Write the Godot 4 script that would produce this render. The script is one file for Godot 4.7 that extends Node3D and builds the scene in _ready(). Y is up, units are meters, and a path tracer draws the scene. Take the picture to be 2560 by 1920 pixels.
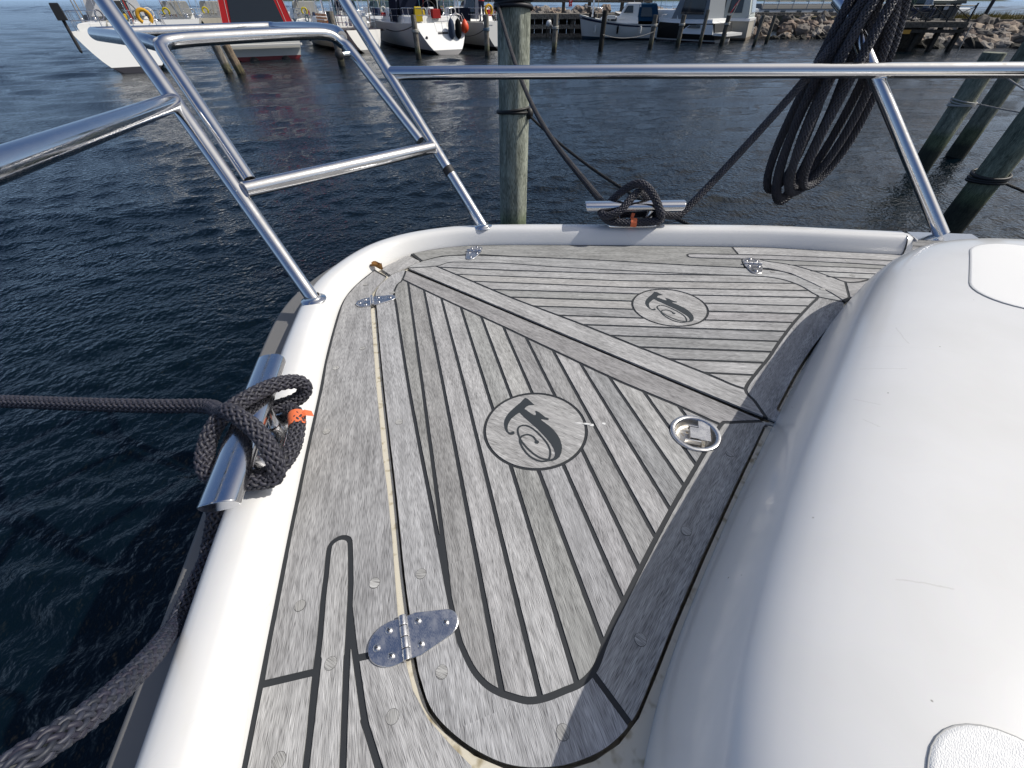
extends Node3D
# A motor yacht's teak foredeck in a marina: the yacht is built in its own deck frame (x aft, y up from the teak, z to port).

const EYE_HEIGHT := 2.2
const PORT_LID := [0.0010,-0.0085,-0.0090,-0.0470,0.0080,-0.1000,0.0320,-0.1450,0.0720,-0.1840,0.1515,-0.2352,0.4645,-0.4318,0.7335,-0.5958,0.8745,-0.6838,0.9770,-0.7430,1.0020,-0.7545,1.0290,-0.7635,1.0600,-0.7635,1.1000,-0.7550,1.1410,-0.7370,1.1790,-0.7055,1.2050,-0.6710,1.2190,-0.6400,1.2250,-0.6050,1.2220,-0.5500,1.2170,-0.4800,1.2110,-0.3500,1.2070,-0.2000,1.2030,-0.0200,1.1960,-0.0085]
const STBD_LID := [-0.0020,0.0075,-0.0120,0.0340,-0.0040,0.0830,0.0220,0.1450,0.0830,0.2050,0.1450,0.2460,0.2415,0.3035,0.4273,0.4119,0.6073,0.5100,0.7792,0.6006,0.9311,0.6861,1.0200,0.7280,1.0750,0.7320,1.1480,0.6990,1.2000,0.6640,1.2340,0.6310,1.2400,0.5810,1.2330,0.4950,1.2190,0.3540,1.2110,0.2170,1.2090,0.0500,1.2040,0.0075]
const PORT_CAULK := [
	[-0.0268,0.0235,0.0530,-0.0610,0.0700,-0.0960,0.1030,-0.1330,0.1300,-0.1530,0.1760,-0.1810,0.3370,-0.2840,0.5140,-0.3960,0.6740,-0.4940,0.8440,-0.5960,0.9480,-0.6590,1.0000,-0.6880,1.0170,-0.6950,1.0420,-0.7020,1.0640,-0.7030,1.0820,-0.6990,1.1000,-0.6910,1.1190,-0.6800,1.1340,-0.6630,1.1460,-0.6440,1.1560,-0.6280,1.1610,-0.6140,1.1630,-0.5950,1.1580,-0.5670,1.1540,-0.5370,1.1520,-0.5040,1.1490,-0.4630,1.1440,-0.3850,1.1410,-0.3220,1.1390,-0.2570,1.1380,-0.2030,1.1370,-0.1500,1.1360,-0.0700,1.1500,-0.0520,1.2030,-0.0041,1.2144,0.0068],
	[0.0531,-0.0614,0.1738,-0.0655,0.3607,-0.0692,0.5336,-0.0708,0.7123,-0.0754,0.8816,-0.0788,0.9666,-0.0763,1.0464,-0.0727,1.0968,-0.0728,1.1372,-0.0726],
	[1.1639,-0.6050,1.2332,-0.6213]]
const PORT_LINES := [
	[0.0794,-0.0582,0.5420,-0.3756,0.8144,-0.5637,0.9128,-0.6327,0.9552,-0.6636],
	[0.1707,-0.0628,0.5831,-0.3454,1.0895,-0.6964],
	[0.2592,-0.0645,0.6227,-0.3142,1.1296,-0.6698],
	[0.3521,-0.0669,0.8749,-0.4298,1.1575,-0.6293],
	[0.4392,-0.0668,0.9182,-0.4014,1.1585,-0.5691],
	[0.5277,-0.0678,0.9467,-0.3610,1.1538,-0.5052],
	[0.6165,-0.0725,0.9563,-0.3101,1.1498,-0.4490],
	[0.7069,-0.0732,1.1470,-0.3867],
	[0.7899,-0.0738,1.1433,-0.3242],
	[0.8762,-0.0776,1.1435,-0.2647],
	[0.9627,-0.0743,1.1424,-0.2070],
	[1.0430,-0.0708,1.1530,-0.1545]]
const STBD_CAULK := [
	[-0.0135,-0.0027,0.0009,0.0125,0.0675,0.0797,0.0799,0.1226,0.1101,0.1529,0.2012,0.2125,0.2809,0.2579,0.4317,0.3341,0.6065,0.4305,0.7718,0.5236,0.8663,0.5798,0.9750,0.6450,1.0210,0.6710,1.0710,0.6790,1.1170,0.6660,1.1540,0.6380,1.1730,0.6210,1.1660,0.5530,1.1540,0.4350,1.1480,0.3130,1.1460,0.2180,1.1410,0.1500,1.1400,0.0710,1.1680,0.0424,1.2031,0.0036,1.2136,-0.0068],
	[0.0675,0.0797,0.2733,0.0740,0.4442,0.0689,0.7078,0.0732,0.8854,0.0713,1.0519,0.0711,1.1110,0.0680,1.1401,0.0709],
	[1.1726,0.6213,1.2490,0.6334]]
const STBD_LINES := [
	[0.0872,0.0821,0.3168,0.2164,0.6517,0.4284,0.9549,0.6342],
	[0.1816,0.0798,0.6451,0.3628,1.1075,0.6783],
	[0.2653,0.0764,0.6984,0.3425,1.1539,0.6537],
	[0.3605,0.0749,0.7412,0.3224,1.1765,0.6164],
	[0.4349,0.0684,0.7472,0.2704,1.1692,0.5505],
	[0.5305,0.0714,0.7727,0.2300,1.1639,0.4933],
	[0.6189,0.0716,0.8207,0.2047,1.1578,0.4314],
	[0.7013,0.0713,1.1545,0.3741],
	[0.7927,0.0732,1.1515,0.3141],
	[0.8772,0.0714,1.1492,0.2555],
	[0.9613,0.0722,1.1461,0.1974],
	[1.0485,0.0728,1.1431,0.1357]]
const PORT_DECK := [-0.0082,-0.0878,0.0218,-0.1425,0.0496,-0.1823,0.0653,-0.1997,0.1418,-0.2513,0.2977,-0.3490,0.4525,-0.4461,0.5435,-0.5011,0.6465,-0.5646,0.7222,-0.6078,0.8044,-0.6575,0.8639,-0.6955,0.9122,-0.7261,0.9732,-0.7568,0.9988,-0.7674,1.0355,-0.7734,1.0785,-0.7710,1.1060,-0.7679,1.1600,-0.8000,1.2200,-0.7750,1.3000,-0.8000,1.5000,-1.0000,1.4812,-1.3460,1.0751,-1.0544,0.8721,-0.9085,0.8429,-0.8871,0.8047,-0.8607,0.7608,-0.8287,0.7306,-0.8068,0.6728,-0.7664,0.6139,-0.7220,0.5334,-0.6638,0.4334,-0.5890,0.3519,-0.5276,0.2832,-0.4809,0.1607,-0.3858,0.0514,-0.2974,0.0027,-0.2511,-0.0426,-0.1828,-0.0871,-0.0820]
const PORT_DECK_CAULK := [
	[2.0934,-1.7183,0.9628,-0.8926,0.9418,-0.8772,0.8933,-0.8443,0.8564,-0.8170,0.8099,-0.7854,0.7813,-0.7645,0.7485,-0.7414,0.7403,-0.7329,0.7397,-0.7230,0.7439,-0.7142,0.7538,-0.7087,0.7645,-0.7116,0.8111,-0.7396,0.8411,-0.7593,0.8964,-0.7977,0.9550,-0.8378,0.9954,-0.8647,2.1613,-1.6396],
	[0.8597,-0.7703,0.8927,-0.7863,0.9146,-0.7962,0.9439,-0.8093,0.9847,-0.8267,1.0268,-0.8377,1.5319,-0.9698],
	[0.8455,-0.8905,0.8850,-0.8399],
	[0.9137,-0.7956,0.9587,-0.7396]]
const STBD_DECK := [-0.0126,0.0833,-0.0014,0.1193,0.0133,0.1530,0.0771,0.2144,0.1348,0.2569,0.2354,0.3106,0.4222,0.4193,0.6031,0.5177,0.7759,0.6085,0.9285,0.6941,1.0034,0.7407,1.0727,0.7430,1.1462,0.7068,1.1988,0.6734,1.2329,0.6448,1.2422,0.6775,1.3000,0.6600,1.5500,0.7500,1.6789,1.2866,1.3519,1.1129,1.1884,1.0260,0.9565,0.9127,0.7141,0.7557,0.4651,0.5905,0.1692,0.3872,0.0551,0.2996,-0.0138,0.2382,-0.0640,0.1608,-0.0950,0.1048]
const STBD_DECK_CAULK := [
	[1.7335,1.2600,1.3210,1.0367,1.1659,0.9540,0.9745,0.8466,0.8066,0.7390,0.7553,0.7036,0.7498,0.6860,0.7722,0.6776,0.8529,0.7235,0.9848,0.8088,1.2033,0.9295,1.3105,0.9850,1.7291,1.2070],
	[0.9749,0.7911,0.9893,0.7923,1.0574,0.8074,1.1276,0.7988,1.1789,0.7848,1.2184,0.7725,1.2485,0.7937,1.2780,0.8425,1.4338,1.1124],
	[1.0589,0.8085,1.3051,0.9479,1.6762,1.1509],
	[1.1272,0.8006,1.2900,0.8923,1.6490,1.1052],
	[1.1760,0.7837,1.2782,0.8407,1.6460,1.0479],
	[0.8353,0.8693,0.8910,0.7931],
	[1.2175,0.7738,1.2565,0.6209],
	[0.9100,0.7704,0.9384,0.7102]]
const BOW_PIECE := [-0.0831,-0.0557,-0.0977,0.0776,-0.0178,0.0720,-0.0120,0.0162,-0.0130,-0.0646]
const PLUGS := [0.7915,-0.8124,0.8497,-0.7218,0.8927,-0.8207,1.0017,-0.8001,0.9330,-0.9105,1.0137,-0.7307,0.5021,-0.6051,0.6026,-0.4899,0.8937,-0.6672,1.1923,-0.5316,1.1679,-0.6771,1.1759,-0.3422,1.1758,-0.1360,1.0237,0.7179,1.1733,0.6799,1.2272,0.8352,1.1972,0.9476,0.1049,-0.1412,-0.0201,-0.1630,0.2983,-0.3827,0.3182,-0.4748]
const TEAK_EDGE := [1.9000,-1.6300,1.4000,-1.2850,0.8721,-0.9085,0.8429,-0.8871,0.8047,-0.8607,0.7608,-0.8287,0.7306,-0.8068,0.6728,-0.7664,0.6139,-0.7220,0.5334,-0.6638,0.4334,-0.5890,0.3519,-0.5276,0.2832,-0.4809,0.1607,-0.3858,0.0514,-0.2974,0.0027,-0.2511,-0.0426,-0.1828,-0.0871,-0.0820,-0.1120,0.0000,-0.0950,0.1048,-0.0640,0.1608,-0.0138,0.2382,0.0551,0.2996,0.1692,0.3872,0.4651,0.5905,0.7141,0.7557,0.9565,0.9127,1.1884,1.0260,1.3519,1.1129,1.6000,1.2600,1.9000,1.4200]
const EMBLEM_AT := [0.8427,-0.3184,0.8521,0.3093]
const EMBLEM_R := 0.1094
const LETTER := [-0.0745,0.0578,-0.0678,0.0591,-0.0582,0.0567,-0.0487,0.0544,-0.0437,0.0534,-0.0472,0.0497,-0.0524,0.0439,-0.0543,0.0369,-0.0535,0.0312,-0.0523,0.0290,-0.0466,0.0293,-0.0332,0.0275,-0.0257,0.0273,-0.0222,0.0285,-0.0226,0.0318,-0.0251,0.0350,-0.0300,0.0384,-0.0297,0.0407,-0.0222,0.0415,-0.0104,0.0395,-0.0021,0.0380,0.0053,0.0395,0.0081,0.0377,0.0070,0.0344,-0.0005,0.0303,-0.0043,0.0278,-0.0044,0.0261,0.0020,0.0252,0.0190,0.0232,0.0360,0.0187,0.0476,0.0139,0.0593,0.0069,0.0699,-0.0025,0.0752,-0.0087,0.0812,-0.0193,0.0845,-0.0301,0.0835,-0.0392,0.0798,-0.0463,0.0740,-0.0521,0.0717,-0.0491,0.0744,-0.0457,0.0768,-0.0405,0.0758,-0.0338,0.0713,-0.0273,0.0640,-0.0212,0.0526,-0.0147,0.0375,-0.0088,0.0230,-0.0040,0.0054,0.0007,-0.0149,0.0048,-0.0378,0.0095,-0.0542,0.0139,-0.0557,0.0075,-0.0560,-0.0010,-0.0562,-0.0113,-0.0530,-0.0228,-0.0487,-0.0311,-0.0432,-0.0383,-0.0370,-0.0428,-0.0331,-0.0431,-0.0308,-0.0407,-0.0303,-0.0370,-0.0270,-0.0357,-0.0233,-0.0384,-0.0230,-0.0429,-0.0260,-0.0462,-0.0313,-0.0477,-0.0390,-0.0464,-0.0490,-0.0410,-0.0582,-0.0328,-0.0647,-0.0241,-0.0688,-0.0143,-0.0718,-0.0022,-0.0729,0.0115,-0.0731,0.0263,-0.0728,0.0407,-0.0741,0.0507]
const SWIRL_A := [0.0724,-0.0482,0.0666,-0.0362,0.0578,-0.0262,0.0443,-0.0178,0.0274,-0.0115,0.0082,-0.0065,-0.0087,-0.0048,-0.0207,-0.0077,-0.0263,-0.0141,-0.0273,-0.0217,-0.0217,-0.0305,-0.0099,-0.0397,0.0007,-0.0457,0.0163,-0.0511,0.0330,-0.0549,0.0501,-0.0563,0.0616,-0.0544,0.0716,-0.0488]
const SWIRL_B := [0.0723,-0.0515,0.0655,-0.0595,0.0560,-0.0639,0.0428,-0.0655,0.0290,-0.0633,0.0130,-0.0572,0.0004,-0.0496,-0.0050,-0.0431,-0.0066,-0.0352,-0.0029,-0.0276,0.0030,-0.0228,0.0121,-0.0220,0.0203,-0.0245,0.0268,-0.0283]


# ------------------------------------------------------------------ mesh building
class MB:
	var v := PackedVector3Array()
	var n := PackedVector3Array()
	var t := PackedVector2Array()
	var c := PackedColorArray()
	var i := PackedInt32Array()
	var ordered := false
	func vert(p: Vector3, nn: Vector3, uv := Vector2.ZERO, col := Color.WHITE) -> int:
		v.append(p); n.append(nn); t.append(uv); c.append(col)
		return v.size() - 1
	func tri(a: int, b: int, d: int) -> void:
		i.append(a); i.append(b); i.append(d)
	func flat(pts: Array, col := Color.WHITE, uvs: Array = []) -> void:
		var nn: Vector3 = ((pts[1] - pts[0]) as Vector3).cross(pts[2] - pts[0]).normalized()
		var s := v.size()
		for k in pts.size():
			vert(pts[k], nn, uvs[k] if uvs.size() > k else Vector2.ZERO, col)
		for k in range(1, pts.size() - 1):
			tri(s, s + k, s + k + 1)
	func box(at: Vector3, size: Vector3, b := Basis.IDENTITY, col := Color.WHITE) -> void:
		var h := size * 0.5
		for ax in 3:
			for sg in [-1.0, 1.0]:
				var nn := Vector3.ZERO; nn[ax] = sg
				var e1 := Vector3.ZERO; e1[(ax + 1) % 3] = 1.0
				var e2 := Vector3.ZERO; e2[(ax + 2) % 3] = 1.0
				var s := v.size()
				for q in [[-1, -1], [1, -1], [1, 1], [-1, 1]]:
					var p: Vector3 = nn * h + e1 * h * q[0] + e2 * h * q[1]
					var l1: float = size[(ax + 1) % 3]
					var l2: float = size[(ax + 2) % 3]
					vert(at + b * p, b * nn, Vector2(q[0] * l1 * 0.5, q[1] * l2 * 0.5), col)
				tri(s, s + 1, s + 2); tri(s, s + 2, s + 3)
	func grid(rows: Array, col := Color.WHITE, closed := false, uvs: Array = []) -> void:
		# rows of equal length; smooth normals from the neighbours
		var nr := rows.size()
		var nc: int = rows[0].size()
		var s := v.size()
		for r in nr:
			for k in nc:
				var pr: PackedVector3Array = rows[r]
				var a: Vector3 = rows[mini(r + 1, nr - 1)][k] - rows[maxi(r - 1, 0)][k]
				var k1 := (k + 1) % nc if closed else mini(k + 1, nc - 1)
				var k0 := (k + nc - 1) % nc if closed else maxi(k - 1, 0)
				var b: Vector3 = pr[k1] - pr[k0]
				var nn := a.cross(b).normalized()
				vert(pr[k], nn, uvs[r][k] if not uvs.is_empty() else Vector2(k * 0.05, r * 0.05), col)
		for r in nr - 1:
			for k in (nc if closed else nc - 1):
				var k1 := (k + 1) % nc
				tri(s + r * nc + k, s + (r + 1) * nc + k, s + (r + 1) * nc + k1)
				tri(s + r * nc + k, s + (r + 1) * nc + k1, s + r * nc + k1)
	func tube(path: PackedVector3Array, r, sides := 16, col := Color.WHITE, caps := true) -> void:
		# r: one radius or one for each point
		var m := path.size()
		var s := v.size()
		var tan0 := (path[1] - path[0]).normalized()
		var e := tan0.cross(Vector3.UP if absf(tan0.y) < 0.9 else Vector3.RIGHT).normalized()
		var run := 0.0
		for k in m:
			var tg := (path[mini(k + 1, m - 1)] - path[maxi(k - 1, 0)]).normalized()
			e = (e - tg * e.dot(tg)).normalized()
			var f := tg.cross(e)
			var rr: float = r if r is float else r[k]
			if k > 0: run += path[k].distance_to(path[k - 1])
			for q in sides + 1:
				var a := TAU * q / sides
				var d := e * cos(a) + f * sin(a)
				vert(path[k] + d * rr, d, Vector2(float(q) / sides, run), col)
		for k in m - 1:
			for q in sides:
				var a := s + k * (sides + 1) + q
				tri(a, a + sides + 1, a + sides + 2); tri(a, a + sides + 2, a + 1)
		if caps:
			for k in [0, m - 1]:
				var nn: Vector3 = (path[0] - path[1]).normalized() if k == 0 else (path[m - 1] - path[m - 2]).normalized()
				var o := vert(path[k], nn, Vector2.ZERO, col)
				for q in sides + 1:
					vert(v[s + k * (sides + 1) + q], nn, Vector2(float(q) / sides, 0.0), col)
				for q in sides:
					tri(o, o + 1 + q, o + 2 + q)
	func lathe(profile: Array, base := Transform3D.IDENTITY, sides := 24, col := Color.WHITE) -> void:
		# profile: Vector2(radius, height) up the y axis
		var rows := []
		for p in profile:
			var row := PackedVector3Array()
			for q in sides:
				var a := TAU * q / sides
				row.append(base * Vector3(cos(a) * p.x, p.y, sin(a) * p.x))
			rows.append(row)
		grid(rows, col, true)
	func mesh() -> ArrayMesh:
		for k in range(0, 0 if ordered else i.size(), 3):
			var a := i[k]
			var b := i[k + 1]
			var d := i[k + 2]
			if (v[d] - v[a]).cross(v[b] - v[a]).dot(n[a] + n[b] + n[d]) < 0.0:
				i[k + 1] = d; i[k + 2] = b
		var arr := []
		arr.resize(Mesh.ARRAY_MAX)
		arr[Mesh.ARRAY_VERTEX] = v; arr[Mesh.ARRAY_NORMAL] = n; arr[Mesh.ARRAY_TEX_UV] = t
		arr[Mesh.ARRAY_COLOR] = c; arr[Mesh.ARRAY_INDEX] = i
		var m := ArrayMesh.new()
		m.add_surface_from_arrays(Mesh.PRIMITIVE_TRIANGLES, arr)
		return m

var rng := RandomNumberGenerator.new()
var M := {}
var taken := {}
var deck_frame := Transform3D(Basis(Vector3(0.756189, 0.061790, 0.651429), Vector3(-0.039492, 0.998026, -0.048823), Vector3(-0.653160, 0.011194, 0.757137)), Vector3(-0.380881, EYE_HEIGHT - 0.699856, -1.324287))

func put(called: String, mb: MB, mat: Material, parent: Node) -> MeshInstance3D:
	var o := MeshInstance3D.new()
	o.name = called
	o.mesh = mb.mesh()
	o.material_override = mat
	parent.add_child(o, true)
	return o

func node(called: String, parent: Node, xf := Transform3D.IDENTITY) -> Node3D:
	var o := Node3D.new()
	o.name = called
	o.transform = xf
	parent.add_child(o, true)
	return o

func numbered(called: String) -> String:
	var k: int = taken.get(called, 0)
	taken[called] = k + 1
	return called if k == 0 else "%s_%03d" % [called, k]

func thing(called: String, label: String, category: String, xf := Transform3D.IDENTITY, group := "") -> Node3D:
	var o := Node3D.new()
	o.name = numbered(called)
	o.transform = xf
	add_child(o, true)
	o.set_meta("label", label); o.set_meta("category", category)
	if group != "": o.set_meta("group", group)
	return o

func catmull(pts: PackedVector3Array, step: float) -> PackedVector3Array:
	var fine := PackedVector3Array()
	var m := pts.size()
	for k in m - 1:
		var p0 := pts[maxi(k - 1, 0)]
		var p1 := pts[k]
		var p2 := pts[k + 1]
		var p3 := pts[mini(k + 2, m - 1)]
		for q in 16:
			fine.append(p1.cubic_interpolate(p2, p0, p3, q / 16.0))
	fine.append(pts[m - 1])
	return resample(fine, step)

func resample(pts: PackedVector3Array, step: float) -> PackedVector3Array:
	var total := 0.0
	for k in range(1, pts.size()): total += pts[k].distance_to(pts[k - 1])
	var cnt := maxi(2, int(round(total / step)))
	var st := total / cnt
	var out := PackedVector3Array([pts[0]])
	var want := st
	var run := 0.0
	for k in range(1, pts.size()):
		var d := pts[k].distance_to(pts[k - 1])
		while run + d >= want - 1e-9 and out.size() < cnt:
			out.append(pts[k - 1].lerp(pts[k], (want - run) / d))
			want += st
		run += d
	out.append(pts[pts.size() - 1])
	return out

func v3(a: Array) -> PackedVector3Array:
	var o := PackedVector3Array()
	for k in range(0, a.size(), 3): o.append(Vector3(a[k], a[k + 1], a[k + 2]))
	return o

func v2mm(a: Array) -> PackedVector2Array:
	var o := PackedVector2Array()
	for k in range(0, a.size(), 2): o.append(Vector2(a[k], a[k + 1]) * 1000.0)
	return o

func deck3(p: Vector2, w: float) -> Vector3:   # plan millimetres (aft, starboard) and height in metres -> deck frame
	return Vector3(p.x * 0.001, w, -p.y * 0.001)

func smooth2(a: PackedVector2Array, step: float) -> PackedVector2Array:
	var p3 := PackedVector3Array()
	for q in a: p3.append(Vector3(q.x, q.y, 0))
	var o := PackedVector2Array()
	for q in catmull(p3, step): o.append(Vector2(q.x, q.y))
	return o

# ------------------------------------------------------------------ computed textures
func noise_bytes(sd: int, freq: float, w: int, h: int, oct := 3, kind := FastNoiseLite.TYPE_SIMPLEX_SMOOTH) -> Image:
	var f := FastNoiseLite.new()
	f.seed = sd; f.noise_type = kind; f.frequency = freq
	f.fractal_type = FastNoiseLite.FRACTAL_FBM if oct > 1 else FastNoiseLite.FRACTAL_NONE
	f.fractal_octaves = oct
	var im := f.get_seamless_image(w, h, false, false, 0.15, true)
	im.convert(Image.FORMAT_L8)
	return im

func stretched(sd: int, freq: float, w: int, h: int, tw: int, th: int, oct := 2) -> PackedByteArray:
	var im := noise_bytes(sd, freq, w, h, oct)
	if tw != w or th != h: im.resize(tw, th, Image.INTERPOLATE_CUBIC)
	return im.get_data()

func grain_textures(dark: Color, light: Color, size: int, sd: int, contrast: float, blotch: float) -> Array:
	# weathered wood: streaks along x, fine pores, and broad uneven greying
	var fine := stretched(sd, 0.30, size / 10, size, size, size)
	var pore := stretched(sd + 1, 0.42, size / 6, size, size, size, 1)
	var band := stretched(sd + 2, 0.06, size / 16, size / 2, size, size)
	var grey := stretched(sd + 3, 0.02, size / 2, size / 2, size, size, 4)
	var rgb := PackedByteArray(); rgb.resize(size * size * 3)
	var hgt := PackedByteArray(); hgt.resize(size * size)
	var r0 := dark.r * 255.0; var g0 := dark.g * 255.0; var b0 := dark.b * 255.0
	var dr := (light.r - dark.r) * 255.0; var dg := (light.g - dark.g) * 255.0; var db := (light.b - dark.b) * 255.0
	for k in size * size:
		var p := (pore[k] - 128) / 128.0
		var x := 0.60 + contrast * (0.40 * (fine[k] - 128) / 128.0 + 0.30 * (band[k] - 128) / 128.0 + 0.60 * p) + blotch * (grey[k] - 128) / 128.0
		if p < -0.35: x += (p + 0.35) * contrast * 1.1
		x = clampf(x, 0.0, 1.0)
		rgb[k * 3] = int(r0 + dr * x); rgb[k * 3 + 1] = int(g0 + dg * x); rgb[k * 3 + 2] = int(b0 + db * x)
		hgt[k] = int(x * 255.0)
	return [ImageTexture.create_from_image(Image.create_from_data(size, size, false, Image.FORMAT_RGB8, rgb)), ImageTexture.create_from_image(Image.create_from_data(size, size, false, Image.FORMAT_L8, hgt))]

func speckle_texture(base: Color, spot: Color, size: int, sd: int, share: float, freq: float, soft := 0.08) -> ImageTexture:
	var a := stretched(sd, freq, size, size, size, size, 3)
	var rgb := PackedByteArray(); rgb.resize(size * size * 3)
	for k in size * size:
		var x := clampf((a[k] / 255.0 - (1.0 - share)) / soft, 0.0, 1.0)
		var q := base.lerp(spot, x)
		rgb[k * 3] = int(q.r * 255); rgb[k * 3 + 1] = int(q.g * 255); rgb[k * 3 + 2] = int(q.b * 255)
	return ImageTexture.create_from_image(Image.create_from_data(size, size, false, Image.FORMAT_RGB8, rgb))

func gelcoat_texture() -> ImageTexture:
	# white gelcoat: faint uneven chalking, specks of dirt and a few hairline scuffs
	var size := 1024
	var a := stretched(5, 0.012, size / 2, size / 2, size, size, 4)
	var rgb := PackedByteArray(); rgb.resize(size * size * 3)
	var c0 := lin(0.745, 0.745, 0.74)
	var c1 := lin(0.69, 0.688, 0.672)
	for k in size * size:
		var x := a[k] / 255.0
		rgb[k * 3] = int(lerpf(c0.r, c1.r, x) * 255.0); rgb[k * 3 + 1] = int(lerpf(c0.g, c1.g, x) * 255.0); rgb[k * 3 + 2] = int(lerpf(c0.b, c1.b, x) * 255.0)
	var im := Image.create_from_data(size, size, false, Image.FORMAT_RGB8, rgb)
	var g := RandomNumberGenerator.new()
	g.seed = 64
	for k in 26:
		var p := Vector2i(g.randi() % (size - 8), g.randi() % (size - 8))
		var tone := g.randf_range(0.12, 0.45)
		im.fill_rect(Rect2i(p, Vector2i(g.randi_range(1, 2), g.randi_range(1, 2))), Color(tone, tone * 0.95, tone * 0.85))
	for k in 45:
		var p := Vector2(g.randf() * size, g.randf() * size)
		var d := Vector2.from_angle(g.randf() * TAU)
		var ln := g.randi_range(12, 60)
		for q in ln:
			p += d; d = d.rotated(g.randf_range(-0.08, 0.08))
			var xi := posmod(int(p.x), size); var yi := posmod(int(p.y), size)
			im.set_pixel(xi, yi, im.get_pixel(xi, yi).lerp(Color(0.68, 0.67, 0.64), 0.45))
	return ImageTexture.create_from_image(im)

func lin(r: float, g: float, b: float) -> Color:
	return Color(r, g, b).linear_to_srgb()

func mat(col: Color, rough := 0.6, metal := 0.0, spec := 0.5) -> StandardMaterial3D:
	var m := StandardMaterial3D.new()
	m.albedo_color = col; m.roughness = rough; m.metallic = metal; m.metallic_specular = spec
	return m

func tinted(m: StandardMaterial3D) -> StandardMaterial3D:
	m.vertex_color_use_as_albedo = true
	return m

func make_materials() -> void:
	var teak := grain_textures(lin(0.10, 0.099, 0.099), lin(0.70, 0.695, 0.686), 1024, 11, 0.42, 0.12)
	var m := tinted(mat(Color.WHITE, 0.85, 0.0, 0.3))
	m.albedo_texture = teak[0]
	m.heightmap_enabled = true; m.heightmap_texture = teak[1]; m.heightmap_scale = 0.06
	M.teak = m
	M.caulk = mat(lin(0.030, 0.033, 0.037), 0.62, 0.0, 0.4)
	M.inlay = mat(lin(0.034, 0.040, 0.044), 0.5, 0.0, 0.45)
	m = mat(Color.WHITE, 0.22, 0.0, 0.5)
	m.albedo_texture = gelcoat_texture()
	m.uv1_triplanar = true; m.uv1_scale = Vector3(0.9, 0.9, 0.9)
	m.clearcoat_enabled = true; m.clearcoat = 0.4; m.clearcoat_roughness = 0.12
	M.gelcoat = m
	m = mat(lin(0.80, 0.80, 0.785), 0.6)
	var nb := noise_bytes(77, 0.11, 256, 256, 2)
	m.heightmap_enabled = true; m.heightmap_texture = ImageTexture.create_from_image(nb); m.heightmap_scale = 0.045
	m.uv1_triplanar = true; m.uv1_scale = Vector3(30, 30, 15)
	M.nonslip = m
	m = mat(Color.WHITE, 0.55)
	m.albedo_texture = speckle_texture(lin(0.64, 0.60, 0.50), lin(0.34, 0.29, 0.19), 256, 9, 0.38, 0.05, 0.3)
	m.uv1_triplanar = true; m.uv1_scale = Vector3(3, 3, 3)
	M.gutter = m
	M.groove_shade = mat(lin(0.42, 0.42, 0.41), 0.6)  # grey that paints the shadow line round the non-slip panels
	M.strake = mat(lin(0.17, 0.165, 0.158), 0.55)
	m = mat(lin(0.74, 0.74, 0.75), 0.07, 1.0)
	var sc := grain_textures(Color(0.04, 0.04, 0.04), Color(0.24, 0.24, 0.24), 256, 41, 0.8, 0.4)
	m.roughness_texture = sc[0]; m.roughness = 1.0; m.roughness_texture_channel = BaseMaterial3D.TEXTURE_CHANNEL_GREEN
	m.uv1_triplanar = true; m.uv1_scale = Vector3(6, 6, 6)
	M.steel = m
	m = mat(lin(0.60, 0.60, 0.61), 0.22, 1.0)
	var dull := grain_textures(Color(0.20, 0.20, 0.20), Color(0.46, 0.46, 0.46), 256, 43, 0.8, 0.6)
	m.roughness_texture = dull[0]; m.roughness = 1.0; m.roughness_texture_channel = BaseMaterial3D.TEXTURE_CHANNEL_GREEN
	m.uv1_triplanar = true; m.uv1_scale = Vector3(14, 14, 14)
	M.hinge = m
	m = mat(Color.WHITE, 0.38, 0.75)
	m.albedo_texture = speckle_texture(lin(0.62, 0.60, 0.56), lin(0.42, 0.30, 0.15), 256, 19, 0.36, 0.035, 0.3)
	m.uv1_triplanar = true; m.uv1_scale = Vector3(10, 10, 10)
	M.cup = m
	M.rope = tinted(mat(Color.WHITE, 0.55, 0.0, 0.5))
	M.tape = mat(lin(0.72, 0.16, 0.06), 0.55)
	M.rubber = mat(lin(0.018, 0.018, 0.02), 0.6)
	# water
	m = mat(lin(0.0011, 0.0046, 0.0078), 0.03, 0.0, 0.34)
	var rip := noise_bytes(301, 0.028, 1024, 1024, 4)
	m.heightmap_enabled = true; m.heightmap_texture = ImageTexture.create_from_image(rip); m.heightmap_scale = 1.6
	m.uv1_triplanar = true; m.uv1_world_triplanar = true; m.uv1_scale = Vector3(0.37, 0.37, 0.37)
	M.water = m
	# timber
	var pile := grain_textures(lin(0.10, 0.112, 0.088), lin(0.50, 0.53, 0.44), 512, 61, 1.0, 0.35)
	m = tinted(mat(Color.WHITE, 0.9)); m.albedo_texture = pile[0]
	m.heightmap_enabled = true; m.heightmap_texture = pile[1]; m.heightmap_scale = 0.35
	M.pile = m
	var old := grain_textures(lin(0.05, 0.045, 0.038), lin(0.33, 0.30, 0.26), 512, 71, 0.8, 0.4)
	m = tinted(mat(Color.WHITE, 0.9)); m.albedo_texture = old[0]
	M.timber = m
	M.white = mat(lin(0.76, 0.76, 0.74), 0.3)
	M.offwhite = mat(lin(0.62, 0.61, 0.57), 0.4)
	M.paint = tinted(mat(Color.WHITE, 0.45))
	M.cloth = tinted(mat(Color.WHITE, 0.9, 0.0, 0.2))
	M.glass = mat(lin(0.02, 0.025, 0.03), 0.05, 0.0, 0.6)
	M.clear = mat(Color(0.75, 0.78, 0.8, 0.35), 0.1); M.clear.transparency = BaseMaterial3D.TRANSPARENCY_ALPHA
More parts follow.
